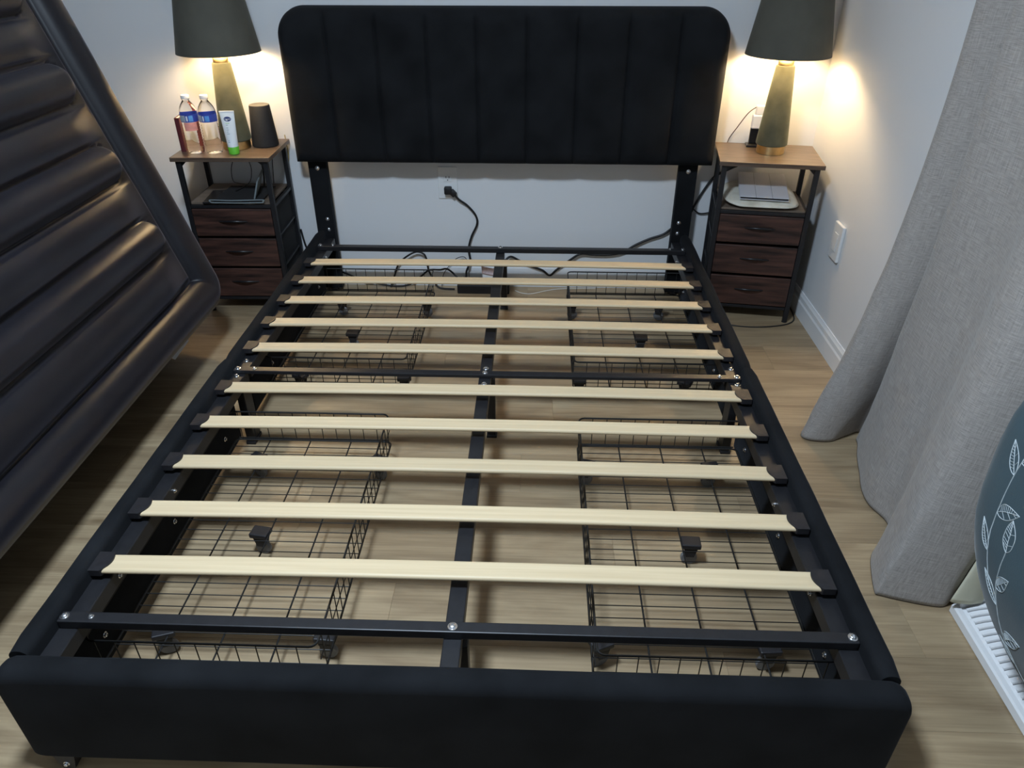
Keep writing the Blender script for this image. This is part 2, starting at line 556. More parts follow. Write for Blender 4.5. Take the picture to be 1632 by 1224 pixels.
b = BM()
outl = [(HX - HW + 0.004, HB + 0.012), (HX - HW + 0.012, HB + 0.004)]
NS = 14
outl = []
for i in range(41):
    x = -HW + 0.003 + (2 * HW - 0.006) * (0.5 - 0.5 * math.cos(PI * i / 40))
    outl.append((HX + x, hb_bot(x) + 0.003))
for i in range(61):
    x = HW - 0.003 - (2 * HW - 0.006) * (0.5 - 0.5 * math.cos(PI * i / 60))
    outl.append((HX + x, hb_top(x) - 0.003))
prism(b, outl, 'y', YB + 0.002, YB + 0.020)
headboard = obj('headboard', b, M_velvet, bed)
for k in range(NCH):
    xa, xb = -HW + CWD * k, -HW + CWD * (k + 1)
    b = BM()
    fr = [0, .012, .03, .05, .08, .12, .2, .35, .5, .65, .8, .88, .92, .95, .97, .988, 1]
    if k in (0, NCH - 1):
        fr = sorted(set(fr + [.004, .16, .25, .3, .4, .45, .55, .6, .7, .75, .84, .996]))
    zr = [0, .004, .01, .02, .035, .06, .1] + [0.1 + 0.8 * i / 16 for i in range(1, 16)] + [.9, .94, .965, .98, .99, .996, 1]

    def fx(u, xa=xa, xb=xb):
        return xa + (xb - xa) * u
    V = []
    for u in fr:
        x = fx(u)
        z0, z1 = hb_bot(x), hb_top(x)
        col = []
        for v in zr:
            z = z0 + (z1 - z0) * v
            col.append(b.verts.new((HX + x, hb_y(x, z), z)))
        V.append(col)
    for i in range(len(fr) - 1):
        for j in range(len(zr) - 1):
            b.faces.new((V[i][j], V[i + 1][j], V[i + 1][j + 1], V[i][j + 1]))
    # close with a flat back so that every channel is a solid pad
    loop = [V[i][0] for i in range(len(fr))] + [V[-1][j] for j in range(1, len(zr))] + [V[i][-1] for i in range(len(fr) - 2, -1, -1)] + [V[0][j] for j in range(len(zr) - 2, 0, -1)]
    back = [b.verts.new((v.co.x, YB + 0.003, v.co.z)) for v in loop]
    n = len(loop)
    for i in range(n):
        b.faces.new((loop[i], back[i], back[(i + 1) % n], loop[(i + 1) % n]))
    b.faces.new(back)
    obj('channel', b, M_velvet, headboard, smooth=50)

BX = 0.004   # bed centre line


def bolt(parent, x, y, z, r=0.009, axis='z', washer=True):
    b = BM()
    lathe(b, [(0, 0.0), (r, 0.0), (r, 0.0015), (r * 0.66, 0.0018), (r * 0.62, 0.005), (r * 0.40, 0.0062), (r * 0.22, 0.0062), (r * 0.20, 0.0035), (0, 0.0035)], 14)
    rot = {'z': (0, 0, 0), '-y': (PI / 2, 0, 0), 'x': (0, PI / 2, 0), '-x': (0, -PI / 2, 0)}[axis]
    return obj('bolt', b, M_zinc, parent, (x, y, z), rot, smooth=40)


# headboard legs
for s in (-1, 1):
    b = BM()
    xa, xb = sorted((BX + s * 0.715, BX + s * 0.790))
    box(b, xa, xb, -0.080, -0.045, 0.012, 0.80, bev=0.003)
    lg = obj('headboard_leg', b, M_velvet, bed)
    obj('foot_pad', lathe(BM(), [(0, 0), (0.018, 0), (0.018, 0.012), (0, 0.012)], 16, (xa + xb) / 2, -0.0625), M_cap, lg)
    bolt(lg, BX + s * 0.753, -0.080, 0.545, axis='-y')
    bolt(lg, BX + s * 0.740, -0.080, 0.330, axis='-y')
    bolt(lg, BX + s * 0.740, -0.080, 0.285, axis='-y')

# side rails: two upholstered pieces a side with a steel ledge inside
YJ = -1.178
RZ0, RZ1 = 0.170, 0.284


def rail_prof(x_in, x_out, z0, z1):
    r = min(0.016, (x_out - x_in) * 0.45)
    pts = []
    for cx, cz, a0 in ((x_out - r, z1 - r, 0), (x_in + r, z1 - r, 90), (x_in + 0.004, z0 + 0.004, 180), (x_out - 0.004, z0 + 0.004, 270)):
        rr = r if cz > z0 + 0.01 else 0.004
        for k in range(6):
            a = R(a0 + k * 18)
            pts.append((cx + rr * math.cos(a), cz + rr * math.sin(a)))
    return pts


for s in (-1, 1):
    for seg, (ya, yb, grow) in enumerate(((-0.083, YJ + 0.001, 0.0), (YJ - 0.001, -2.222, 0.003))):
        b = BM()
        pr = rail_prof(0.752 - grow * 0, 0.791 + grow, RZ0, RZ1 + grow)
        # length with soft ends and slight fabric waviness
        NY = 26
        rings = []
        for i in range(NY + 1):
            t = i / NY
            yy = ya + (yb - ya) * t
            en = min(t, 1 - t) * abs(yb - ya)
            sh = 0.003 * (1 - sm(0, 0.012, en))
            wv = 0.0012 * noise.noise(Vector((yy * 6, s * 3.1, seg)))
            rings.append([b.verts.new((BX + s * (p[0] - (sh if p[0] > 0.77 else -sh) + wv), yy, p[1] - (sh if p[1] > 0.23 else -sh) + wv)) for p in pr])
        n = len(pr)
        for i in range(NY):
            for k in range(n):
                b.faces.new((rings[i][k], rings[i][(k + 1) % n], rings[i + 1][(k + 1) % n], rings[i + 1][k]))
        b.faces.new(rings[0]); b.faces.new(rings[-1])
        rl = obj('side_rail', b, M_velvet, bed, smooth=40)
        # steel angle ledge
        b = BM()
        y0, y1 = max(ya, yb) - 0.012, min(ya, yb) + 0.006
        lx0, lx1 = 0.716, 0.7525
        pts = [(lx1, 0.250), (lx0 + 0.002, 0.250), (lx0, 0.248), (lx0, 0.215), (lx0 + 0.0025, 0.215), (lx0 + 0.0025, 0.2475), (lx1, 0.2475)]
        prism(b, [(BX + s * p[0], p[1]) for p in pts], 'y', y0, y1)
        lg = obj('steel_ledge', b, M_steel, rl)
        if seg == 0:
            ys = (-0.26, -0.52, -0.86)
        else:
            ys = (-1.45, -1.72, -1.99)
        for yy in ys:
            bolt(lg, BX + s * lx0, yy, 0.232, r=0.006, axis='-x' if s > 0 else 'x')

for s in (-1, 1):
    for yy in (-1.133, -1.222):
        bolt(bed, BX + s * 0.739, yy, 0.250, r=0.009)

# footboard
b = BM()
FX0, FX1, FZ0, FZ1, FY0, FY1 = -0.792, 0.800, 0.045, 0.290, -2.276, -2.222
rf = 0.022
pr = []
for cx, cz, a0, rr in ((FY1 - rf, FZ1 - rf, 0, rf), (FY0 + rf, FZ1 - rf, 90, rf), (FY0 + 0.006, FZ0 + 0.006, 180, 0.006), (FY1 - 0.006, FZ0 + 0.006, 270, 0.006)):
    for k in range(7):
        a = R(a0 + k * 15)
        pr.append((cx + rr * math.cos(a), cz + rr * math.sin(a)))
NX = 48
rings = []
for i in range(NX + 1):
    u = 0.5 - 0.5 * math.cos(PI * i / NX)
    xx = FX0 + (FX1 - FX0) * u
    en = min(xx - FX0, FX1 - xx)
    rc = 0.034
    dr = rc - math.sqrt(max(0, rc * rc - (rc - min(en, rc)) ** 2))
    ring = []
    for (yy, zz) in pr:
        k = sm(FZ0 + 0.1, FZ1, zz)
        z2 = zz - dr * k
        yc = (FY0 + FY1) / 2
        y2 = yc + (yy - yc) * (1 - 0.35 * dr / rc)
        y2 += 0.002 * noise.noise(Vector((xx * 4, zz * 6, 0.4)))
        ring.append(b.verts.new((xx, y2, z2)))
    rings.append(ring)
n = len(pr)
for i in range(NX):
    for k in range(n):
        b.faces.new((rings[i][k], rings[i][(k + 1) % n], rings[i + 1][(k + 1) % n], rings[i + 1][k]))
b.faces.new(rings[0]); b.faces.new(rings[-1])
fbd = obj('footboard', b, M_velvet, bed, smooth=45)
for xx in (-0.735, 0.745):
    b = BM()
    prism(b, [(xx - 0.022, 0.050), (xx - 0.012, 0.006), (xx - 0.006, 0.0), (xx + 0.006, 0.0), (xx + 0.012, 0.006), (xx + 0.022, 0.050)], 'y', -2.272, -2.240)
    ft = obj('foot', b, M_cap, fbd)
    bolt(ft, xx, -2.272, 0.022, r=0.006, axis='-y')

# cross bars
BARY = (-0.226, -1.198, -2.130)
for i, yy in enumerate(BARY):
    b = BM()
    box(b, BX - 0.751, BX + 0.751, yy - 0.0125, yy + 0.0125, 0.2505, 0.2705 if i != 1 else 0.262, bev=0.002)
    br = obj('cross_bar', b, M_steel, bed)
    zt = 0.2705 if i != 1 else 0.262
    for s in (-1, 1):
        bolt(br, BX + s * 0.741, yy, zt)
        if not (i == 2 and s > 0):
            bolt(br, BX + s * 0.690, yy, zt, r=0.006)
    if i != 1:
        bolt(br, BX, yy, zt, r=0.0095)

# centre spine with its legs
for (ya, yb) in ((-0.216, -1.194), (-1.196, -2.205)):
    b = BM()
    box(b, BX - 0.0175, BX + 0.0175, yb, ya, 0.218, 0.2495, bev=0.002)
    sp = obj('centre_spine', b, M_steel, bed)
for yy in (-1.155, -1.240):
    bolt(bed, BX, yy, 0.2495, r=0.009)
bolt(bed, BX, -1.198, 0.262, r=0.009)
for yy in (-0.232, -1.150, -2.12):
    b = BM()
    box(b, BX + 0.002, BX + 0.027, yy - 0.014, yy + 0.014, 0.008, 0.2175, bev=0.002)
    box(b, BX - 0.002, BX + 0.031, yy - 0.018, yy + 0.018, 0.0, 0.010, bev=0.002)
    obj('spine_leg', b, M_steel, bed)
for s in (-1, 1):
    b = BM()
    xa, xb = sorted((BX + s * 0.728, BX + s * 0.752))
    box(b, xa, xb, -1.225, -1.170, 0.006, 0.2475, bev=0.002)
    box(b, xa - 0.003, xb + 0.003, -1.228, -1.167, 0.0, 0.010, bev=0.002)
    obj('rail_leg', b, M_steel, bed)

# slats
SY = [-0.426 - i * 0.1698 - (0.0645 if i > 4 else 0) for i in range(10)]
SWD, STH = 0.048, 0.012


def slat_mesh():
    b = BM()
    NXs = 36
    # cross-section with rounded front and back edges, slight dish
    cs = []
    for k in range(7):
        a = R(-90 - 180 * k / 6)
        cs.append((-SWD / 2 + 0.006 + 0.006 * math.cos(a), 0.006 + 0.006 * math.sin(a)))
    for k in range(1, 6):
        t = k / 6
        cs.append((-SWD / 2 + 0.006 + (SWD - 0.012) * t, 0.012 - 0.0010 * math.sin(PI * t)))
    for k in range(7):
        a = R(90 - 180 * k / 6)
        cs.append((SWD / 2 - 0.006 + 0.006 * math.cos(a), 0.006 + 0.006 * math.sin(a)))
    rings = []
    for i in range(NXs + 1):
        t = i / NXs
        xx = -0.735 + 1.47 * t
        bow = 0.006 * (1 - (2 * t - 1) ** 2)
        rings.append([b.verts.new((xx, p[0], p[1] + bow)) for p in cs])
    n = len(cs)
    for i in range(NXs):
        for k in range(n):
            b.faces.new((rings[i][k], rings[i][(k + 1) % n], rings[i + 1][(k + 1) % n], rings[i + 1][k]))
    b.faces.new(rings[0]); b.faces.new(rings[-1])
    bmesh.ops.recalc_face_normals(b, faces=b.faces)
    me = bpy.data.meshes.new('slat')
    b.to_mesh(me); b.free()
    me.materials.append(M_slat)
    for p in me.polygons:
        p.use_smooth = True
    me.set_sharp_from_angle(angle=R(50))
    return me


def cap_mesh():
    """end cap for the right end: sleeve with a curved inner edge"""
    b = BM()
    outline = []
    w2 = SWD / 2 + 0.0025
    NA = 10
    inner = []
    for k in range(NA + 1):
        v = -1 + 2 * k / NA         # front -1 .. back +1
        x = 0.726 - 0.012 * (1 - ((v - 0.1) / 1.1) ** 2) - 0.004 * (v + 1) / 2
        inner.append((x, w2 * v))
    outline = inner + [(0.752, w2), (0.752, -w2)]
    A = [b.verts.new((p[0], p[1], -0.0012)) for p in outline]
    B = [b.verts.new((p[0], p[1], 0.0142 + 0.0012 * (1 - abs(p[1]) / w2))) for p in outline]
    n = len(outline)
    for i in range(n):
        b.faces.new((A[i], A[(i + 1) % n], B[(i + 1) % n], B[i]))
    b.faces.new(A[::-1])
    # top as fan strips
    b.faces.new(B)
    bmesh.ops.recalc_face_normals(b, faces=b.faces)
    me = bpy.data.meshes.new('end_cap')
    b.to_mesh(me); b.free()
    me.materials.append(M_cap)
    return me


sm_me, cap_me = slat_mesh(), cap_mesh()
for i, yy in enumerate(SY):
    so = obj('slat', sm_me, None, bed, (BX - 0.004, yy + SWD / 2, 0.2635))
    obj('end_cap', cap_me, None, so)
    obj('end_cap', cap_me, None, so, rot=(0, 0, 0)).scale = (-1, 1, 1)

# ------------------------------------------------------------------ wire drawers on casters under the bed


def caster(parent, x, y, zt, rz, swivel=0.0):
    c = BM()
    box(c, -0.024, 0.024, -0.018, 0.018, zt - 0.004, zt + 0.010, bev=0.003)
    # tapered fork
    prism(c, [(-0.018, zt - 0.003), (0.018, zt - 0.003), (0.010, zt - 0.034), (-0.010, zt - 0.034)], 'y', -0.013, -0.007)
    prism(c, [(-0.018, zt - 0.003), (0.018, zt - 0.003), (0.010, zt - 0.034), (-0.010, zt - 0.034)], 'y', 0.007, 0.013)
    prism(c, [(-0.018, zt - 0.003), (0.018, zt - 0.003), (0.014, zt - 0.014), (-0.014, zt - 0.014)], 'y', -0.013, 0.013)
    o = obj('caster', c, M_cap, parent, (x, y, 0), (0, 0, rz))
    wv = BM()
    t = bmesh.new()
    lathe(t, [(0, -0.0055), (0.0195, -0.0055), (0.021, -0.003), (0.021, 0.003), (0.0195, 0.0055), (0, 0.0055)], 18)
    t.transform(Matrix.Translation((0, 0, 0.021)) @ Matrix.Rotation(PI / 2, 4, 'X'))
    me = bpy.data.meshes.new('wheel'); t.to_mesh(me); t.free()
    obj('wheel', me, M_wheel, o, smooth=40)
    return o


def drawer(s, ya, yb, label):
    """s: side (-1 left, 1 right); ya (head side) > yb"""
    x0, x1 = 0.278, 0.748
    e = empty('storage_drawer', (BX, (ya + yb) / 2, 0), label, 'drawer', 'wire drawers under the bed')
    Y0 = (ya + yb) / 2
    cn = 0.110 if yb < -1.3 else 0.055
    z0, z1 = 0.072, 0.172
    a, c = ya - Y0, yb - Y0
    rw, rt = 0.0013, 0.0022
    # floor grid
    b = BM()
    ny = int(round((a - c) / 0.0352))
    for i in range(1, ny):
        yy = a + (c - a) * i / ny
        tube(b, [(s * x0, yy, z0), (s * x1, yy, z0)], rw, 5)
    for k in range(1, 4):
        xx = x0 + 0.1225 * k
        tube(b, [(s * xx, a, z0 - 0.003), (s * xx, c, z0 - 0.003)], rt, 6)
    obj('wire_floor', b, M_wire, e, smooth=60)
    # bottom frame and top rim
    for nm, zz, r_ in (('bottom_frame', z0, 0.0026), ('top_rim', z1, 0.0026)):
        b = BM()
        pts = []
        rc = 0.016
        for (cx, cy, a0) in ((x1 - rc, a - rc, 0), (x0 + rc, a - rc, 90), (x0 + rc, c + rc, 180), (x1 - rc, c + rc, 270)):
            for k in range(5):
                t = R(a0 + k * 22.5)
                pts.append((s * (cx + rc * math.cos(t)), cy + rc * math.sin(t), zz))
        tube(b, pts, r_, 6, closed=True)
        obj(nm, b, M_wire, e, smooth=60)
    # walls
    for yy in (a, c):
        b = BM()
        for k in range(1, 12):
            xx = x0 + (x1 - x0) * k / 11.5
            tube(b, [(s * xx, yy, z0), (s * xx, yy, z1)], rw, 5)
        tube(b, [(s * (x0 + 0.01), yy, z0 + 0.006), (s * (x1 - 0.01), yy, z0 + 0.006)], rt, 5)
        obj('wire_wall', b, M_wire, e, smooth=60)
    for xx in (x0,):
        b = BM()
        nn = int(round((a - c) / 0.0352))
        for k in range(1, nn):
            yy = a + (c - a) * k / nn
            tube(b, [(s * xx, yy, z0), (s * xx, yy, z1)], rw, 5)
        tube(b, [(s * xx, a - 0.01, (z0 + z1) / 2), (s * xx, c + 0.01, (z0 + z1) / 2)], rw, 5)
        obj('wire_wall', b, M_wire, e, smooth=60)
    # upholstered front below the rail
    b = BM()
    fa, fb = sorted((s * 0.753, s * 0.790))
    box(b, fa, fb, c - 0.09 if yb < -1.3 else c - 0.14, a + 0.05, 0.045, 0.166, bev=0.006, seg=3)
    fr = obj('front_panel', b, M_velvet, e, smooth=40)
    for yy in (a - 0.06, (a + c) / 2, c + 0.06):
        bolt(fr, s * 0.753, yy, 0.115, r=0.007, axis='-x' if s > 0 else 'x')
    for (xx, yy) in ((0.30, a - 0.085), (0.655, a - 0.085), (0.30, c + cn), (0.66, c + cn), (0.547, (a + c) / 2 + (0.015 if yb < -1.3 else 0.0))):
        caster(e, s * xx, yy, z0 - 0.006, random.uniform(-0.5, 0.5) * (0.4 if xx == 0.547 else 1))
    return e


drawer(-1, -0.237, -0.975, 'black wire drawer under the head end, beside the nightstand with bottles')
drawer(1, -0.237, -0.975, 'black wire drawer under the head end, beside the nightstand with the silver folio')
drawer(-1, -1.295, -2.108, 'black wire drawer under the foot end, beside the dark air mattress')
drawer(1, -1.295, -2.108, 'black wire drawer under the foot end, beside the grey curtain')

# ------------------------------------------------------------------ nightstands


def nightstand(loc, rz, label, zt=0.645):
    e = empty('nightstand', loc, label, 'nightstand', 'three-drawer nightstands beside the bed', rz)
    W2, D2 = 0.188, 0.146
    b = BM(); box(b, -W2, W2, -D2, D2, zt - 0.016, zt, bev=0.0015)
    obj('tabletop', b, M_brown, e)
    lx, ly = W2 - 0.022, D2 - 0.022
    for sx in (-1, 1):
        for sy in (-1, 1):
            b = BM()
            box(b, sx * lx - 0.009, sx * lx + 0.009, sy * ly - 0.009, sy * ly + 0.009, 0.004, zt - 0.0165, bev=0.0015)
            # top gusset
            prism(b, [(sx * lx - sx * 0.009, zt - 0.0165), (sx * lx - sx * 0.034, zt - 0.0165), (sx * lx - sx * 0.009, zt - 0.040)], 'y', sy * ly - 0.002, sy * ly + 0.002)
            lg = obj('leg', b, M_steel, e)
            obj('foot_pad', lathe(BM(), [(0, 0), (0.011, 0), (0.010, 0.005), (0, 0.005)], 12, sx * lx, sy * ly), M_cap, lg)
    # rails between the legs
    for zz in (0.452, 0.060):
        for sy in (-1, 1):
            b = BM(); box(b, -lx + 0.0095, lx - 0.0095, sy * ly - 0.006, sy * ly + 0.006, zz - 0.007, zz + 0.005, bev=0.001)
            obj('frame_rail', b, M_steel, e)
        for sx in (-1, 1):
            b = BM(); box(b, sx * lx - 0.006, sx * lx + 0.006, -ly + 0.0095, ly - 0.0095, zz - 0.007, zz + 0.005, bev=0.001)
            obj('frame_rail', b, M_steel, e)
    b = BM(); box(b, -lx + 0.010, lx - 0.010, -ly + 0.004, ly + 0.006, 0.4575, 0.4655, bev=0.001)
    obj('shelf', b, M_shelf, e)
    # fabric drawers
    for k, (z0, z1) in enumerate(((0.334, 0.443), (0.205, 0.322), (0.072, 0.193))):
        b = BM()
        box(b, -lx + 0.012, lx - 0.012, -ly - 0.001, ly - 0.012, z0, z1 - 0.006, bev=0.004)
        dr = obj('drawer_box', b, M_black, e)
        b = BM()
        box(b, -lx + 0.0105, lx - 0.0105, -ly - 0.011, -ly - 0.0015, z0 - 0.002, z1, bev=0.003)
        fr = obj('drawer_front', b, M_face, dr)
        zc = (z0 + z1) / 2 + 0.004
        # curved pull with a shadow pocket
        b = BM()
        pts = [(-0.055 + 0.11 * i / 12, -ly - 0.0115 - 0.016 * math.sin(PI * i / 12), zc + 0.006 * math.sin(PI * i / 12)) for i in range(13)]
        tube(b, pts, [0.0022 + 0.0025 * math.sin(PI * i / 12) for i in range(13)], 8)
        obj('drawer_pull', b, M_tablet, fr if False else dr, smooth=60)
    # side straps and panels
    for sx in (-1, 1):
        b = BM()
        box(b, sx * (lx - 0.004) - 0.001, sx * (lx - 0.004) + 0.001, -ly + 0.010, ly - 0.010, 0.067, 0.444)
        obj('side_panel', b, M_black, e)
        for zz in (0.198, 0.328):
            b = BM(); box(b, sx * lx - 0.004, sx * lx + 0.004, -ly + 0.0095, ly - 0.0095, zz - 0.004, zz + 0.004, bev=0.001)
            obj('drawer_runner', b, M_steel, e)
    b = BM(); box(b, -lx + 0.01, lx - 0.01, -ly + 0.007, ly - 0.007, 0.066, 0.0695)
    obj('bottom_board', b, M_black, e)
    return e


NR = nightstand((1.030, -0.176, 0), R(-8.0), 'small nightstand with a lamp on top and a silver folio on its shelf')
NL = nightstand((-1.052, -0.163, 0), R(1.5), 'small nightstand with water bottles and a speaker on top')
TZ = 0.645

# ------------------------------------------------------------------ table lamps


def lamp(loc, label):
    e = empty('table_lamp', loc, label, 'lamp', 'olive table lamps on the nightstands')
    obj('base_band', lathe(BM(), [(0, 0), (0.051, 0), (0.052, 0.001), (0.052, 0.030), (0.051, 0.031), (0, 0.031)], 40), M_brass, e, smooth=40)
    obj('column', lathe(BM(), [(0, 0.0312), (0.055, 0.0312), (0.058, 0.034), (0.058, 0.040), (0.034, 0.306), (0.032, 0.310), (0, 0.310)], 48), M_olive, e, smooth=40)
    obj('collar', lathe(BM(), [(0, 0.3102), (0.028, 0.3102), (0.028, 0.326), (0.026, 0.329), (0.012, 0.330), (0, 0.330)], 32), M_brass, e, smooth=40)
    z0, z1, r0, r1 = 0.345, 0.605, 0.150, 0.108
    sh = obj('shade', lathe(BM(), [(r0 - 0.0012, z0 + 0.0005), (r0, z0), (r1, z1), (r1 - 0.0012, z1 - 0.0005), (r0 - 0.0012, z0 + 0.0005)], 64), M_shade, e, smooth=30)
    obj('shade_lining', lathe(BM(), [(r0 - 0.0016, z0 + 0.001), (r0 - 0.0030, z0 + 0.001), (r1 - 0.0030, z1 - 0.001), (r1 - 0.0016, z1 - 0.001), (r0 - 0.0016, z0 + 0.001)], 64), M_lining, sh, smooth=30)
    b = BM()
    lathe(b, [(0, 0.330), (0.009, 0.330), (0.009, 0.352), (0.017, 0.354), (0.017, 0.395), (0, 0.395)], 20)
    obj('socket', b, M_brass, e, smooth=40)
    b = BM()
    for k in range(3):
        a = 2 * PI * k / 3
        tube(b, [(0.0165 * math.cos(a), 0.0165 * math.sin(a), 0.385), (0.113 * math.cos(a), 0.113 * math.sin(a), z1 - 0.06)], 0.0015, 6)
    obj('shade_carrier', b, M_brass, e)
    bu = lathe(BM(), [(0.0, 0.395), (0.013, 0.397), (0.016, 0.410), (0.026, 0.430), (0.030, 0.448), (0.027, 0.464), (0.015, 0.475), (0, 0.478)], 20)
    obj('bulb', bu, M_bulb, e, smooth=60)
    return e


bs = M_bulb.node_tree.nodes['Principled BSDF']
bs.inputs['Emission Strength'].default_value = LAMP_POWER / (PI * 4 * PI * 0.028 ** 2)   # watts spread over the bulb's surface
lamp((1.042, -0.158, TZ), 'olive velvet table lamp standing alone on the nightstand near the corner')
lamp((-1.030, -0.156, TZ), 'olive velvet table lamp standing behind water bottles and lotion tube')

# ------------------------------------------------------------------ things on the nightstand with the bottles


def bottle(loc, rz, label, red):
    e = empty('water_bottle', loc, label, 'bottle', 'water bottles on the nightstand', rz)
    prof = [(0.0, 0.004), (0.012, 0.0025), (0.022, 0.0), (0.028, 0.002), (0.0305, 0.010), (0.0315, 0.020)]
    z = 0.020
    for k in range(9):
        zz = 0.024 + k * 0.0098
        prof += [(0.0315, zz), (0.0300, zz + 0.0049)]
    prof += [(0.0318, 0.114), (0.0320, 0.118), (0.0320, 0.142), (0.0318, 0.146), (0.0305, 0.155), (0.0265, 0.168), (0.0200, 0.179), (0.0140, 0.187), (0.0118, 0.191), (0.0118, 0.194), (0.0145, 0.1945), (0.0145, 0.1960), (0.0, 0.1960)]
    obj('bottle_body', lathe(BM(), prof, 28), M_bot, e, smooth=50)
    cap = [(0.0, 0.1963), (0.0148, 0.1963), (0.0152, 0.198), (0.0152, 0.207), (0.0142, 0.209), (0, 0.209)]
    obj('cap', lathe(BM(), cap, 24), M_white, e, smooth=40)

    def band(a0, a1, z0, z1, r, m, nm):
        b = BM()
        n = max(4, int((a1 - a0) / 8))
        A = []
        for i in range(n + 1):
            a = R(a0 + (a1 - a0) * i / n)
            A.append([b.verts.new((q * math.cos(a), q * math.sin(a), zz)) for (q, zz) in ((r, z0), (r, z1), (r - 0.00035, z1), (r - 0.00035, z0))])
        for i in range(n):
            for k in range(4):
                b.faces.new((A[i][k], A[i][(k + 1) % 4], A[i + 1][(k + 1) % 4], A[i + 1][k]))
        if a1 - a0 < 359:
            b.faces.new(A[0]); b.faces.new(A[-1])
        return obj(nm, b, m, e, smooth=40)
    band(0, 360, 0.1165, 0.1435, 0.0326, M_blab, 'label_band')
    band(205, 262, 0.119, 0.141, 0.0329, M_blabg, 'label_panel')
    band(285, 312, 0.120, 0.140, 0.0329, M_blab2, 'label_patch')
    band(268, 278, 0.121, 0.139, 0.0329, M_white, 'label_panel')
    for q in range(4):
        band(212 + q * 12, 219 + q * 12, 0.123, 0.137, 0.0331, M_ink, 'label_print')
    if red:
        band(245, 330, 0.086, 0.1155, 0.0327, M_bred, 'promo_label')
    return e


bottle((-1.161, -0.232, TZ), R(4), 'clear water bottle with a red patch below its blue label', True)
bottle((-1.091, -0.230, TZ), R(-12), 'clear water bottle with blue label band beside the lotion tube', False)

# maroon book standing upright
e = empty('book', (-1.219, -0.182, TZ), 'thin maroon book standing upright beside the water bottle with the red patch', 'book', rz=R(6))
b = BM(); box(b, -0.0085, -0.007, -0.045, 0.045, 0, 0.125, bev=0.0005); box(b, 0.007, 0.0085, -0.045, 0.045, 0, 0.125, bev=0.0005); box(b, -0.0085, 0.0085, -0.047, -0.045, 0, 0.125, bev=0.0005)
obj('cover', b, M_maroon, e)
b = BM(); box(b, -0.0068, 0.0068, -0.0448, 0.042, 0.003, 0.122)
obj('pages', b, mat('book_pages', (0.75, 0.70, 0.58), 0.8, noise_amt=0.08, noise_scale=200, stretch=(1, 40, 1)), e)

# lotion tube standing on its green cap
e = empty('lotion_tube', (-1.010, -0.246, TZ), 'white lotion tube standing on its green cap', 'tube', rz=R(6))
b = BM(); lathe(b, [(0, 0), (0.0185, 0), (0.0195, 0.001), (0.0205, 0.026), (0.0195, 0.0275), (0, 0.0275)], 32)
obj('cap', b, M_green, e, smooth=40)
b = BM()


def tubef(u, v):
    a = 2 * PI * u
    k = v
    rx = 0.0195 + 0.0075 * k
    ry = 0.0195 * (1 - k) ** 0.8 + 0.0012
    return (rx * math.cos(a), ry * math.sin(a), 0.0278 + 0.122 * v)


V = grid(b, tubef, 40, 16, wrap_u=True)
b.faces.new([V[i][0] for i in range(40)][::-1]); b.faces.new([V[i][16] for i in range(40)])
body = obj('tube_body', b, M_tubew, e, smooth=50)
b = BM(); box(b, -0.0272, 0.0272, -0.0016, 0.0016, 0.1495, 0.156, bev=0.0005)
obj('crimp', b, M_tubew, e)


def tube_y(z):
    v = (z - 0.0278) / 0.122
    return -(0.0195 * (1 - v) ** 0.8 + 0.0012)


def flat_shape(nm, pts, m, parent, zc, off=0.0004):
    """flat print lying on the tube's front"""
    b = BM()
    F = []
    for (x, dz) in pts:
        z = zc + dz
        rx = 0.0195 + 0.0075 * (z - 0.0278) / 0.122
        yy = tube_y(z) * math.sqrt(max(0, 1 - (x / rx) ** 2))
        F.append(b.verts.new((x, yy - off, z)))
    b.faces.new(F)
    return obj(nm, b, m, parent)


flat_shape('logo_oval', [(0.0135 * math.cos(2 * PI * k / 28), 0.0085 * math.sin(2 * PI * k / 28)) for k in range(28)], M_logo, body, 0.128)
slope = math.atan2(tube_y(0.136) - tube_y(0.120), 0.016)


def text_mesh(s, size):
    cu = bpy.data.curves.new('txt', 'FONT')
    cu.body = s; cu.size = size; cu.align_x = 'CENTER'; cu.align_y = 'CENTER'; cu.extrude = 0.0001
    t = bpy.data.objects.new('txt', cu)
    COL.objects.link(t)
    dg = bpy.context.evaluated_depsgraph_get()
    me = bpy.data.meshes.new_from_object(t.evaluated_get(dg))
    bpy.data.objects.remove(t)
    return me


obj('logo_text', text_mesh('Cetaphil', 0.0068), M_white, body, (0, tube_y(0.128) - 0.0010, 0.128), (PI / 2 - slope, 0, 0))
for q, (zc, w_, mm) in enumerate(((0.113, 0.014, M_gink), (0.107, 0.008, M_ink), (0.097, 0.008, M_ink), (0.090, 0.009, M_ink), (0.083, 0.007, M_ink), (0.076, 0.010, M_ink), (0.052, 0.005, M_ink), (0.046, 0.006, M_ink))):
    flat_shape('print_line', [(-0.009 + 0, -0.0012), (-0.009 + w_, -0.0012), (-0.009 + w_, 0.0012), (-0.009, 0.0012)], mm, body, zc)

# smart speaker: tapered black cloth cylinder
e = empty('smart_speaker', (-0.930, -0.118, TZ), 'black tapered cloth speaker beside the lotion tube', 'speaker')
obj('cloth_body', lathe(BM(), [(0, 0), (0.047, 0), (0.0505, 0.003), (0.051, 0.010), (0.039, 0.150), (0.0375, 0.1525), (0, 0.1525)], 48), M_speak, e, smooth=40)
obj('top_panel', lathe(BM(), [(0, 0.1528), (0.037, 0.1528), (0.0375, 0.1538), (0.034, 0.1545), (0.030, 0.1535), (0, 0.1535)], 40), M_speakt, e, smooth=40)

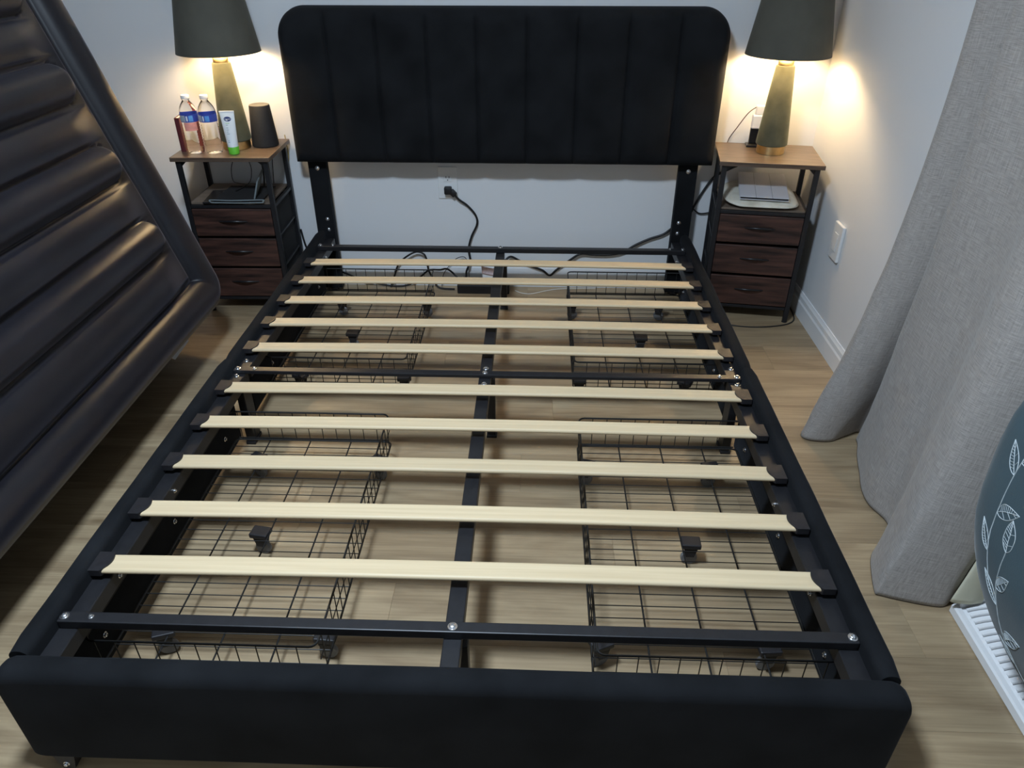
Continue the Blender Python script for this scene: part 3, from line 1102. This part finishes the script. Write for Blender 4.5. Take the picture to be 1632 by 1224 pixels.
# shelf of the bottle nightstand: tablet in an open case
SZ = 0.4658
e = empty('tablet', (-1.040, -0.170, SZ), 'black tablet lying on the nightstand shelf in an open folding case', 'tablet')
b = BM(); box(b, -0.125, 0.055, -0.125, 0.030, 0.0, 0.007, bev=0.002)
obj('slab', b, M_tablet, e, rot=(0, 0, R(6)))
b = BM()
tube(b, spline([(-0.075, -0.134, 0.005), (0.02, -0.130, 0.003), (0.115, -0.122, 0.003), (0.122, -0.121, 0.008), (0.118, -0.120, 0.013), (0.0, -0.126, 0.011), (-0.075, -0.131, 0.014), (-0.082, -0.133, 0.010), (-0.075, -0.134, 0.005)], 6), 0.0026, 6)
obj('case_edge', b, M_tgrey, e, smooth=60)
b = BM(); prism(b, [(-0.125, 0.0072), (0.065, 0.0072), (0.068, 0.010), (0.000, 0.012), (-0.125, 0.010)], 'x', -0.07, 0.115)
obj('case_flap', b, M_black, e)
b = BM()
box(b, -0.003, 0.003, -0.085, 0.095, 0, 0.070, bev=0.0015, mtx=Matrix.Translation((0.066, -0.02, 0.010)) @ Matrix.Rotation(R(12), 4, 'Z') @ Matrix.Rotation(R(18), 4, 'Y'))
obj('case_stand', b, M_tgrey, e)


def cord(name, pts, r, m, label, cat='cord', n=8, group=None, sides=8):
    b = BM()
    tube(b, spline(pts, n), r, sides)
    o = obj(name, b, m, smooth=60)
    return tag(o, label, cat, group)


cord('cable', [(-1.075, -0.034, 0.624), (-1.085, -0.036, 0.60), (-1.110, -0.060, 0.545), (-1.095, -0.110, 0.500), (-1.05, -0.15, 0.500), (-1.00, -0.158, 0.496), (-0.985, -0.160, 0.500)], 0.0016, M_cord, 'thin black cable looping above the nightstand shelf')
cord('cable', [(-1.070, -0.012, 0.63), (-1.058, -0.018, 0.58), (-1.040, -0.035, 0.53), (-1.036, -0.08, 0.49), (-1.048, -0.14, 0.481), (-1.058, -0.19, 0.482)], 0.0016, M_cord, 'thin black cable dropping onto the tablet')
cord('cable', [(-1.020, -0.009, 0.66), (-1.015, -0.012, 0.60), (-0.998, -0.020, 0.55), (-0.985, -0.055, 0.505), (-0.978, -0.085, 0.480), (-0.975, -0.100, 0.4715)], 0.0036, M_cord, 'thick black cable hanging behind the nightstand shelf')
cord('cable', [(-0.965, -0.010, 0.645), (-0.952, -0.011, 0.59), (-0.957, -0.011, 0.53), (-0.965, -0.008, 0.46)], 0.0016, M_cord, 'thin dark cable hanging down the wall behind the speaker')
cord('cable', [(-0.885, -0.011, 0.66), (-0.882, -0.012, 0.58), (-0.900, -0.012, 0.50), (-0.910, -0.012, 0.40)], 0.0022, mat('tan_cord', (0.45, 0.33, 0.12), 0.5, noise_amt=0.1), 'tan cable hanging at the wall behind the speaker')

# ------------------------------------------------------------------ right nightstand: folio on a bag on the shelf, charger behind the lamp
e = empty('quilted_pouch', (1.022, -0.186, SZ), 'cream quilted pouch lying under the silver folio on the shelf', 'pouch', rz=R(-8))
b = BM()


def pouch(u, v):
    a = 2 * PI * u
    f = v
    sx = math.copysign(abs(math.cos(a)) ** 0.45, math.cos(a))
    sy = math.copysign(abs(math.sin(a)) ** 0.45, math.sin(a))
    # v: 0 bottom centre .. 0.45 rim .. 1 top centre
    if v < 0.45:
        k = v / 0.45
        z = 0.012 * k ** 4
        r = k
    else:
        k = (1 - v) / 0.55
        z = 0.044 - 0.032 * k ** 5 + 0.020 * sy * k * (1 - k ** 4)
        r = k
    r = max(r, 0.02)
    wv = 0.004 * noise.noise(Vector((sx * r * 3, sy * r * 3, v * 2))) * r
    up = 0.0
    if sx * r < -0.6:
        up = 0.03 * (-(sx * r) - 0.6)
    return (0.145 * sx * r + wv, 0.132 * sy * r + wv, z + (wv * (v > 0.55) + up * (v > 0.3)))


V = grid(b, pouch, 56, 24, wrap_u=True)
b.faces.new([V[i][0] for i in range(56)][::-1]); b.faces.new([V[i][24] for i in range(56)])
obj('pouch_body', b, M_bag, e, smooth=180)
e = empty('silver_folio', (1.028, -0.196, SZ + 0.0490), 'silver grey tablet folio lying on the cream pouch', 'folio', rz=R(-9))
e.rotation_euler = (R(8.5), 0, R(-9))
b = BM(); box(b, -0.088, 0.088, -0.098, 0.118, 0.001, 0.008, bev=0.002)
obj('slab', b, M_tablet, e)
for k in range(3):
    b = BM(); box(b, -0.090 + k * 0.0602, -0.090 + k * 0.0602 + 0.0594, -0.100, 0.120, 0.0085, 0.0115, bev=0.0012)
    obj('cover_panel', b, M_silver, e)
b = BM(); box(b, -0.090, 0.0906, -0.100, 0.120, -0.0015, 0.0007, bev=0.0008)
obj('back_cover', b, M_silver, e)

e = empty('charger_stand', (1.0, -0.062, TZ), 'white charger on a dark stand tucked behind the lamp base', 'charger', rz=R(-8))
b = BM(); box(b, -0.028, 0.028, -0.030, 0.022, 0, 0.008, bev=0.002)
obj('stand_base', b, M_tablet, e)
b = BM(); box(b, -0.018, 0.022, 0.000, 0.018, 0.0082, 0.066, bev=0.003)
obj('stand_post', b, M_tablet, e)
b = BM(); box(b, -0.018, 0.026, -0.012, 0.020, 0.0662, 0.118, bev=0.005)
obj('plug_body', b, M_white, e)
b = BM(); box(b, -0.010, 0.026, -0.008, 0.016, 0.1182, 0.152, bev=0.004)
obj('plug_top', b, M_white, e)
cord('cable', [(0.990, -0.060, TZ + 0.145), (0.965, -0.050, TZ + 0.12), (0.935, -0.030, TZ + 0.06), (0.915, -0.012, TZ + 0.012), (0.910, -0.0085, TZ - 0.03), (0.906, -0.008, 0.585)], 0.0018, mat('brown_cord', (0.06, 0.035, 0.025), 0.5, noise_amt=0.1), 'thin brown cable leaving the white charger')

# ------------------------------------------------------------------ outlet, plug, power strip and cords along the wall
e = empty('wall_outlet', (-0.226, 0, 0.40), 'white double wall outlet below the headboard', 'outlet')
b = BM(); box(b, -0.041, 0.041, -0.006, -0.0002, -0.000, 0.134, bev=0.0025)
obj('face_plate', b, M_plate, e)
for zz in (0.088, 0.046):
    b = BM(); box(b, -0.017, 0.017, -0.0080, -0.0061, zz - 0.015, zz + 0.015, bev=0.0008)
    rc = obj('socket', b, M_plate, e)
    if zz > 0.05:
        for xx, h in ((-0.0065, 0.0045), (0.0065, 0.004)):
            b = BM(); box(b, xx - 0.0012, xx + 0.0012, -0.0085, -0.0081, zz - h + 0.004, zz + h + 0.004)
            obj('slot', b, M_slot, rc)
        b = BM(); lathe(b, [(0, 0), (0.0024, 0), (0.0024, 0.0004), (0, 0.0004)], 12)
        obj('ground_slot', b, M_slot, rc, (0, -0.0081, zz - 0.008), (PI / 2, 0, 0))
e = empty('plugged_in_lead', (0, 0, 0), 'black power cord plugged into the wall outlet', 'cord')
b = BM(); box(b, -0.2405, -0.209, -0.034, -0.0085, 0.424, 0.456, bev=0.005)
box(b, -0.012, 0.012, -0.010, 0.010, -0.015, 0.012, bev=0.004, mtx=Matrix.Translation((-0.205, -0.022, 0.430)) @ Matrix.Rotation(R(-45), 4, 'Y'))
obj('plug', b, M_cord, e, smooth=40)
b = BM(); tube(b, spline([(-0.203, -0.022, 0.428), (-0.180, -0.018, 0.400), (-0.145, -0.013, 0.372), (-0.112, -0.012, 0.330), (-0.107, -0.012, 0.290), (-0.132, -0.013, 0.235), (-0.146, -0.018, 0.180), (-0.140, -0.025, 0.130), (-0.145, -0.04, 0.112), (-0.155, -0.055, 0.090), (-0.158, -0.065, 0.062), (-0.168, -0.068, 0.050)], 8), 0.0046, 8)
obj('cable', b, M_cord, e, smooth=60)

e = empty('power_strip', (-0.080, -0.070, 0), 'black power strip on the floor by the baseboard', 'power strip')
b = BM(); box(b, -0.115, 0.115, -0.028, 0.028, 0, 0.042, bev=0.004)
obj('strip_body', b, M_cord, e)
for k in range(5):
    b = BM(); box(b, -0.098 + k * 0.04, -0.072 + k * 0.04, -0.012, 0.012, 0.0422, 0.0435)
    obj('socket', b, M_slot, e)
e = empty('power_adapter', (-0.055, -0.070, 0.0440), 'white power adapter with a pink paper tag on the strip', 'adapter')
b = BM(); box(b, -0.028, 0.028, -0.022, 0.022, 0, 0.062, bev=0.005)
obj('adapter_body', b, M_white, e)
b = BM()
grid(b, lambda u, v: (-0.03 + 0.055 * u, -0.024 - 0.010 * v * v, 0.052 + 0.040 * v - 0.012 * u), 6, 5)
t = obj('paper_tag', b, M_paper, e, smooth=180)
t.modifiers.new('thick', 'SOLIDIFY').thickness = 0.0004

cord('cord', [(-0.172, -0.080, 0.046), (-0.235, -0.05, 0.094), (-0.275, -0.035, 0.086), (-0.325, -0.032, 0.082), (-0.365, -0.030, 0.050), (-0.42, -0.035, 0.012), (-0.50, -0.040, 0.008), (-0.62, -0.035, 0.03), (-0.70, -0.03, 0.06), (-0.80, -0.022, 0.10), (-0.86, -0.018, 0.16), (-0.88, -0.015, 0.26)], 0.0042, M_cord, 'black cord running along the wall towards the nightstand with bottles')
cord('cord', [(-0.50, -0.050, 0.006), (-0.482, -0.030, 0.053), (-0.461, -0.030, 0.106), (-0.425, -0.030, 0.142), (-0.380, -0.028, 0.166), (-0.347, -0.030, 0.160), (-0.333, -0.032, 0.135), (-0.326, -0.042, 0.090), (-0.308, -0.048, 0.052), (-0.28, -0.06, 0.012), (-0.21, -0.07, 0.010)], 0.0042, M_cord, 'black cord rising in a round loop against the wall')
cord('cord', [(-0.27, -0.045, 0.010), (-0.262, -0.030, 0.060), (-0.235, -0.022, 0.100), (-0.200, -0.020, 0.135), (-0.165, -0.022, 0.142), (-0.150, -0.03, 0.110), (-0.145, -0.05, 0.060), (-0.140, -0.065, 0.0455)], 0.0016, M_cord, 'thin grey-black cord arching over the power strip')
cord('cord', [(0.020, -0.072, 0.0465), (0.013, -0.040, 0.120), (0.037, -0.022, 0.147), (0.078, -0.019, 0.128), (0.125, -0.020, 0.105), (0.180, -0.020, 0.084), (0.213, -0.020, 0.060), (0.243, -0.020, 0.087), (0.293, -0.020, 0.128), (0.345, -0.020, 0.163), (0.400, -0.018, 0.160), (0.470, -0.017, 0.160), (0.530, -0.016, 0.172), (0.580, -0.016, 0.205), (0.640, -0.016, 0.235), (0.700, -0.016, 0.258), (0.745, -0.018, 0.300), (0.800, -0.014, 0.352), (0.812, -0.012, 0.378), (0.842, -0.007, 0.440), (0.878, -0.007, 0.500), (0.918, -0.007, 0.527), (1.000, -0.007, 0.565), (1.06, -0.007, 0.585)], 0.0050, M_cord, 'long black cord climbing the wall up behind the nightstand with the folio')
cord('cord', [(0.812, -0.012, 0.368), (0.840, -0.012, 0.350), (0.880, -0.012, 0.354), (0.93, -0.011, 0.37), (0.98, -0.010, 0.40)], 0.0028, M_cord, 'short thin black cord behind the nightstand with the folio')
cord('cord', [(0.79, -0.25, 0.0030), (0.85, -0.325, 0.0030), (0.942, -0.362, 0.0030), (1.016, -0.378, 0.0030), (1.085, -0.376, 0.0030), (1.148, -0.362, 0.0030), (1.195, -0.340, 0.0030), (1.224, -0.300, 0.0030), (1.236, -0.22, 0.003), (1.238, -0.06, 0.0030)], 0.0026, M_cord, 'thin black cord lying on the floor in front of the nightstand')
cord('cable', [(0.06, -0.060, 0.002), (0.090, -0.085, 0.0020), (0.122, -0.092, 0.002), (0.154, -0.082, 0.002), (0.198, -0.058, 0.002), (0.259, -0.036, 0.002), (0.34, -0.028, 0.0020), (0.42, -0.026, 0.002)], 0.0017, M_wcord, 'thin white cable on the floor along the baseboard')

# blank plate on the right wall
e = empty('wall_plate', (XW, -0.462, 0.335), 'white wall plate on the wall beside the curtain', 'wall plate')
b = BM(); box(b, -0.012, -0.0002, -0.042, 0.042, 0, 0.134, bev=0.003)
obj('face_plate', b, M_plate, e)
b = BM(); box(b, -0.0145, -0.0122, -0.017, 0.017, 0.034, 0.100, bev=0.001)
obj('rocker', b, M_plate, e)

# ------------------------------------------------------------------ air mattress leaning on its long side
TH_ = R(17.4)
T0, T1 = 0.188, 1.612
S0, S1 = -2.50, -0.568
MT = 0.50
OX, OY = -1.30, -1.53
ribs = [(0.526, 0.061), (0.777, 0.061), (1.022, 0.063), (1.272, 0.062)]
bays = [(0.394, 0.070), (0.6515, 0.064), (0.899, 0.060), (1.147, 0.062), (1.405, 0.070)]
p0 = Vector((-1.05, 0, 0.30)); nrm = Vector((math.cos(TH_), 0, math.sin(TH_))); upv = Vector((-math.sin(TH_), 0, math.cos(TH_)))
e = empty('air_mattress', (OX, OY, 0.0), 'dark inflated air mattress leaning on its long edge', 'air mattress')


def mpt(s, t, h):
    q = p0 + upv * (t - 0.30) + nrm * h
    return Vector((q.x - OX, s - OY, q.z))


def rrect_dist(s, t, rc):
    cs, ct = (S0 + S1) / 2, (T0 + T1) / 2
    qx = abs(s - cs) - ((S1 - S0) / 2 - rc)
    qy = abs(t - ct) - ((T1 - T0) / 2 - rc)
    return rc - math.hypot(max(qx, 0), max(qy, 0)) - min(max(qx, qy), 0)


def mh(s, t):
    d = max(0, rrect_dist(s, t, 0.11))
    rt = 0.066
    if d < rt:
        return -0.040 + 0.078 * math.sqrt(max(0, 1 - ((d - rt) / rt) ** 2))
    if d < 2 * rt:
        return -0.014 + 0.052 * math.sqrt(max(0, 1 - ((d - rt) / rt) ** 2))
    se = min(s - (S0 + 0.215), (S1 - 0.195) - s)
    # border strip rising out of the rim's crease
    h = -0.014 + 0.018 * sm(0, 0.035, d - 2 * rt)
    for (tc, hw) in bays:
        a = abs(t - tc) / hw
        if a < 1:
            f = sm(-0.05, 0.13, se)
            h = h * (1 - f) + f * (-0.010 + 0.040 * math.sqrt(1 - a * a)) if f > 0 else h
    for (tc, hw) in ribs:
        a = abs(t - tc)
        r_ = 0.045
        ex = max(0.0, r_ - se)
        ey = max(0.0, a - (hw - r_))
        dd = r_ - math.hypot(ex, ey)
        if a < hw and dd > 0:
            q = min(1, dd / 0.045)
            e1 = math.sqrt(max(0, 1 - (1 - q) ** 2))
            h = -0.012 + 0.020 * e1 + 0.038 * e1 * math.sqrt(max(0, 1 - (a / hw) ** 2))
        elif a < hw + 0.012 and se > -0.012:
            h = min(h, 0.004)
    return h


b = BM()
NSX, NTX = 200, 320
cen_s, cen_t = (S0 + S1) / 2, (T0 + T1) / 2


def front(u, v):
    s = S0 + (S1 - S0) * (1 - (1 - u) ** 1.5)
    t = T0 + (T1 - T0) * v
    rc = 0.11
    dx = max(0, abs(s - cen_s) - ((S1 - S0) / 2 - rc)); dy = max(0, abs(t - cen_t) - ((T1 - T0) / 2 - rc))
    if dx > 0 and dy > 0:
        X, Y = dx / rc, dy / rc
        k = max(X, Y) / math.hypot(X, Y)
        dx, dy = dx * k, dy * k
        s = cen_s + math.copysign((S1 - S0) / 2 - rc + dx, s - cen_s)
        t = cen_t + math.copysign((T1 - T0) / 2 - rc + dy, t - cen_t)
    h = mh(s, t)
    h += 0.0012 * noise.noise(Vector((s * 4, t * 4, 0.7)))
    return mpt(s, t, h)


V = grid(b, front, NSX, NTX)
loop = [V[i][0] for i in range(NSX + 1)] + [V[NSX][j] for j in range(1, NTX + 1)] + [V[i][NTX] for i in range(NSX - 1, -1, -1)] + [V[0][j] for j in range(NTX - 1, 0, -1)]
prev = loop
n = len(loop)
outd = []
for i, v in enumerate(loop):
    tg = loop[(i + 1) % n].co - loop[i - 1].co
    d = tg.cross(nrm)
    d.normalize()
    outd.append(d)
cpt = sum((v.co for v in loop), Vector()) / n
if (loop[5].co - cpt).dot(outd[5]) < 0:
    outd = [-d for d in outd]
zoff = 0.0
for (dh, grow) in ((-0.02, 0.000), (-0.10, 0.010), (-0.22, 0.016), (-0.34, 0.012), (-0.41, -0.004), (-0.445, -0.030), (-0.46, -0.075)):
    ring = [b.verts.new(v.co + nrm * dh + d * grow) for v, d in zip(loop, outd)]
    for i in range(n):
        b.faces.new((prev[i], ring[i], ring[(i + 1) % n], prev[(i + 1) % n]))
    prev = ring
b.faces.new(prev)
MZ = min(v.co.z for v in b.verts)
MX = min(v.co.x for v in b.verts) + OX
print('mattress min z', MZ, 'min x', MX)
mb = obj('mattress_body', b, M_pvc, e, smooth=180)
# welded seam along the lower edge, and a small care tag
b = BM()
pts = [mpt(S0 + 0.12 + (S1 - S0 - 0.24) * i / 30, T0 - 0.001, -0.050) for i in range(31)]
tube(b, pts, 0.0022, 6)
obj('seam', b, M_pvc, e, smooth=60)
b = BM()
A = mpt(-0.98, T0 - 0.002, -0.060); C = mpt(-0.84, T0 - 0.002, -0.060)
vs = [b.verts.new(A), b.verts.new(C), b.verts.new(C + Vector((0.012, 0.005, -0.022))), b.verts.new(A + Vector((0.016, 0.02, -0.026)))]
b.faces.new(vs)
t = obj('care_tag', b, M_white, e)
t.modifiers.new('thick', 'SOLIDIFY').thickness = 0.0005

# ------------------------------------------------------------------ curtain
# hem and heading paths (x, y) followed over the curtain's width
hem = [(1.235, -0.990), (1.150, -1.012), (1.060, -1.062), (1.004, -1.116), (1.020, -1.148), (1.090, -1.152), (1.150, -1.120), (1.195, -1.098), (1.200, -1.118), (1.175, -1.135), (1.158, -1.180), (1.125, -1.310), (1.100, -1.430), (1.115, -1.515), (1.098, -1.570), (1.030, -1.650), (0.991, -1.764), (1.008, -1.786), (1.125, -1.814), (1.165, -1.790)]
head = [(1.242, -1.050), (1.200, -1.058), (1.168, -1.085), (1.158, -1.115), (1.170, -1.150), (1.195, -1.185), (1.225, -1.215), (1.240, -1.238), (1.228, -1.262), (1.185, -1.268), (1.146, -1.285), (1.140, -1.335), (1.150, -1.420), (1.152, -1.500), (1.138, -1.570), (1.115, -1.630), (1.118, -1.685), (1.150, -1.730), (1.190, -1.775), (1.225, -1.800)]
NU, NVc = 190, 70
ZT = 2.16
hs_ = spline([(p[0], p[1], 0) for p in hem], 10)
ht_ = spline([(p[0], p[1], 0) for p in head], 10)
NU = len(hs_) - 1


def curt(u, v):
    i = min(NU, int(round(u * NU)))
    a, c = hs_[i], ht_[i]
    z = 0.004 + (ZT - 0.004) * (v ** 1.25)
    k = 1 - (1 - min(1, z / 1.15)) ** 2.1
    p = a.lerp(c, k)
    n1 = 0.010 * noise.noise(Vector((u * 9, z * 2.2, 5.0))) * (1 - 0.6 * k)
    wr = 0.006 * noise.noise(Vector((u * 22, z * 9, 2.0))) * max(0, 1 - z / 0.9)
    return Vector((p.x + n1 + wr, p.y + n1 * 0.5, z))


b = BM()
grid(b, curt, NU, NVc, uv=(1.9, 2.16))
e = empty('curtain', (0, 0, 0), 'grey linen curtain hanging to the floor with its hem spreading outwards', 'curtain')
co = obj('curtain_panel', b, M_linen, e, smooth=180)
md = co.modifiers.new('thick', 'SOLIDIFY'); md.thickness = 0.0015; md.offset = 0
# pale lining hung on the wall side of the panel
hem2 = [(1.205, -1.76), (1.150, -1.822), (1.120, -1.838), (1.160, -1.845), (1.195, -1.84)]
head2 = [(1.235, -1.70), (1.225, -1.80), (1.205, -1.835), (1.215, -1.85), (1.232, -1.85)]
ha, hb_ = spline([(p[0], p[1], 0) for p in hem2], 8), spline([(p[0], p[1], 0) for p in head2], 8)
N2 = len(ha) - 1


def lin(u, v):
    i = int(round(u * N2))
    z = 0.05 + (ZT - 0.05) * v ** 1.25
    k = 1 - (1 - min(1, z / 1.15)) ** 2.1
    p = ha[i].lerp(hb_[i], k)
    return Vector((p.x + 0.004 * noise.noise(Vector((u * 5, z * 6, 3))), p.y, z))


b = BM(); grid(b, lin, N2, 60)
lo = obj('curtain_lining', b, M_lin2, e, smooth=180)
md = lo.modifiers.new('thick', 'SOLIDIFY'); md.thickness = 0.0012; md.offset = 0
# rod and brackets carrying it
b = BM(); tube(b, [(1.185, -0.95, ZT + 0.022), (1.185, -3.2, ZT + 0.022)], 0.012, 16)
rod = empty('curtain_rod', (0, 0, 0), 'black curtain rod above the grey curtain', 'curtain rod')
obj('rod', b, M_steel, rod, smooth=60)
for yy in (-0.97, -2.0, -3.15):
    b = BM(); box(b, 1.180, XW - 0.001, yy - 0.008, yy + 0.008, ZT + 0.004, ZT + 0.010, bev=0.001); box(b, XW - 0.006, XW - 0.0005, yy - 0.014, yy + 0.014, ZT - 0.04, ZT + 0.04, bev=0.001)
    obj('bracket', b, M_steel, rod)

# ------------------------------------------------------------------ white air deflector on the floor by the wall
e = empty('air_deflector', (1.200, -2.10, 0), 'white plastic air vent deflector on the floor below the curtain', 'vent')
L0, L1 = -0.33, 0.275
xf, xbk = -0.050, 0.055
zf, zb = 0.028, 0.075
b = BM()
# shell: wedge with rounded front lip
prism(b, [(xf, 0.0), (xf - 0.004, 0.004), (xf - 0.004, zf - 0.004), (xf, zf), (xf + 0.010, zf + 0.001), (xf + 0.012, zf - 0.004), (xbk, zb - 0.004), (xbk, 0.0)], 'y', L0, L1)
obj('shell', b, M_white, e)
sl = math.atan2(zb - zf, xbk - xf - 0.012)
ns = 30
for k in range(ns):
    yy = L1 - 0.022 - k * 0.0175
    if yy < L0 + 0.02:
        break
    b = BM()
    # curved louvre rib
    pts = []
    for i in range(9):
        t = i / 8
        x = xf + 0.018 + (xbk - xf - 0.030) * t
        z = zf - 0.004 + (x - xf - 0.012) * math.tan(sl) + 0.004
        pts.append((x, yy - 0.020 * t * t, z))
    tube(b, pts, 0.0042, 6)
    obj('louvre', b, M_white, e, smooth=60)
b = BM(); box(b, xf + 0.008, xbk, L1 - 0.010, L1 + 0.002, 0.0, 0.080, bev=0.003)
obj('end_cheek', b, M_white, e)

# ------------------------------------------------------------------ teal comforter bundle with line-drawn leaves
CC = Vector((1.108, -2.165, 0.470))
ax = Vector((0.122, 0.300, 0.360))


def bun(u, v):
    a = 2 * PI * u
    ph = PI * (v - 0.5)
    cx, cy, cz = math.cos(ph) * math.cos(a), math.cos(ph) * math.sin(a), math.sin(ph)
    d = Vector((cx, cy, cz))
    n1 = noise.noise(d * 1.7 + Vector((3, 1, 2))) * 0.055 + noise.noise(d * 5.0) * 0.016
    q = 0.72
    f = lambda c: math.copysign(abs(c) ** q, c)
    p = Vector((f(cx) * ax.x, f(cy) * ax.y, f(cz) * ax.z)) * (1 + n1)
    # narrower towards the floor
    p.y *= 1 - 0.25 * sm(0.1, -0.3, p.z) if False else 1.0
    k = sm(0.05, -0.34, -(-p.z)) if False else 0
    w = 1 - 0.48 * max(0, -p.z / ax.z) ** 2
    p.y *= w
    p.x = ax.x + (p.x - ax.x) * w
    x = min(p.x + CC.x, XW - 0.006)
    return Vector((x - CC.x, p.y, p.z))


e = empty('comforter_bundle', (CC.x, CC.y, CC.z - ax.z * 1.0), 'teal comforter bundle printed with white line leaves, beside the curtain', 'bedding')
DZ = ax.z
b = BM()
V = grid(b, lambda u, v: bun(u, 0.02 + 0.96 * v) + Vector((0, 0, DZ)), 72, 48, wrap_u=True)
b.faces.new([V[i][0] for i in range(72)][::-1]); b.faces.new([V[i][48] for i in range(72)])
bo = obj('comforter_body', b, M_teal, e, smooth=180)


def onb(u, v, off=0.0012):
    p = bun(u, v)
    du = bun(u + 1e-3, v) - p
    dv = bun(u, v + 1e-3) - p
    nn = du.cross(dv).normalized()
    if nn.dot(p) < 0:
        nn = -nn
    return p + nn * off + Vector((0, 0, DZ))


def metric(u0, v0):
    p = bun(u0, v0)
    return (bun(u0 + 0.01, v0) - p).length / 0.01, (bun(u0, v0 + 0.01) - p).length / 0.01


def patch(u0, v0, ang):
    lu, lv = metric(u0, v0)

    def pt(x, y):
        dx, dy = x * math.cos(ang) - y * math.sin(ang), x * math.sin(ang) + y * math.cos(ang)
        return onb(u0 + dx / lu, v0 + dy / lv, 0.0003)
    return pt


def leaf(parent, u0, v0, ang, ln):
    """one line-drawn leaf laid on the cloth"""
    b = BM()
    f = patch(u0, v0, ang)
    wd = 0.22 * ln
    ed = [(i / 12, wd * math.sin(PI * (i / 12) ** 0.8)) for i in range(13)]
    for sg in (-1, 1):
        tube(b, [f(ln * s_, sg * t_) for s_, t_ in ed], 0.0008, 4)
    tube(b, [f(ln * i / 8, 0) for i in range(9)], 0.0008, 4)
    for k in range(2, 11):
        s_ = k / 12
        t_ = wd * math.sin(PI * min(1, s_ + 0.08) ** 0.8) * 0.9
        tube(b, [f(ln * s_, 0), f(ln * min(1, s_ + 0.08), t_)], 0.0005, 4)
        if k % 3 == 0:
            tube(b, [f(ln * s_, 0), f(ln * min(1, s_ + 0.08), -t_)], 0.0005, 4)
    return obj('leaf_print', b, M_leafp, parent)


def sprig(parent, u0, v0, ang, ln=0.24):
    """a curved stem with leaves leaving it on both sides"""
    f = patch(u0, v0, ang)
    lu, lv = metric(u0, v0)
    b = BM()
    path = [(ln * i / 16, 0.03 * math.sin(2.6 * i / 16)) for i in range(17)]
    tube(b, [f(x, y) for x, y in path], 0.0009, 4)
    obj('stem_print', b, M_leafp, parent)
    for k, (i, da, l) in enumerate(((4, 0.8, 0.060), (7, -0.9, 0.066), (11, 0.75, 0.070), (13, -0.8, 0.055), (16, 0.05, 0.072))):
        x, y = path[i]
        uu = u0 + (x * math.cos(ang) - y * math.sin(ang)) / lu
        vv = v0 + (x * math.sin(ang) + y * math.cos(ang)) / lv
        leaf(parent, uu, vv, ang + da, l)


for (u0, v0, an) in ((0.50, 0.22, 1.75), (0.56, 0.26, 1.5), (0.63, 0.22, 1.6), (0.70, 0.26, 1.4), (0.52, 0.52, 1.7), (0.59, 0.55, 1.4), (0.67, 0.52, 1.6), (0.74, 0.50, 1.5), (0.455, 0.42, 1.6)):
    sprig(bo, u0, v0, an)
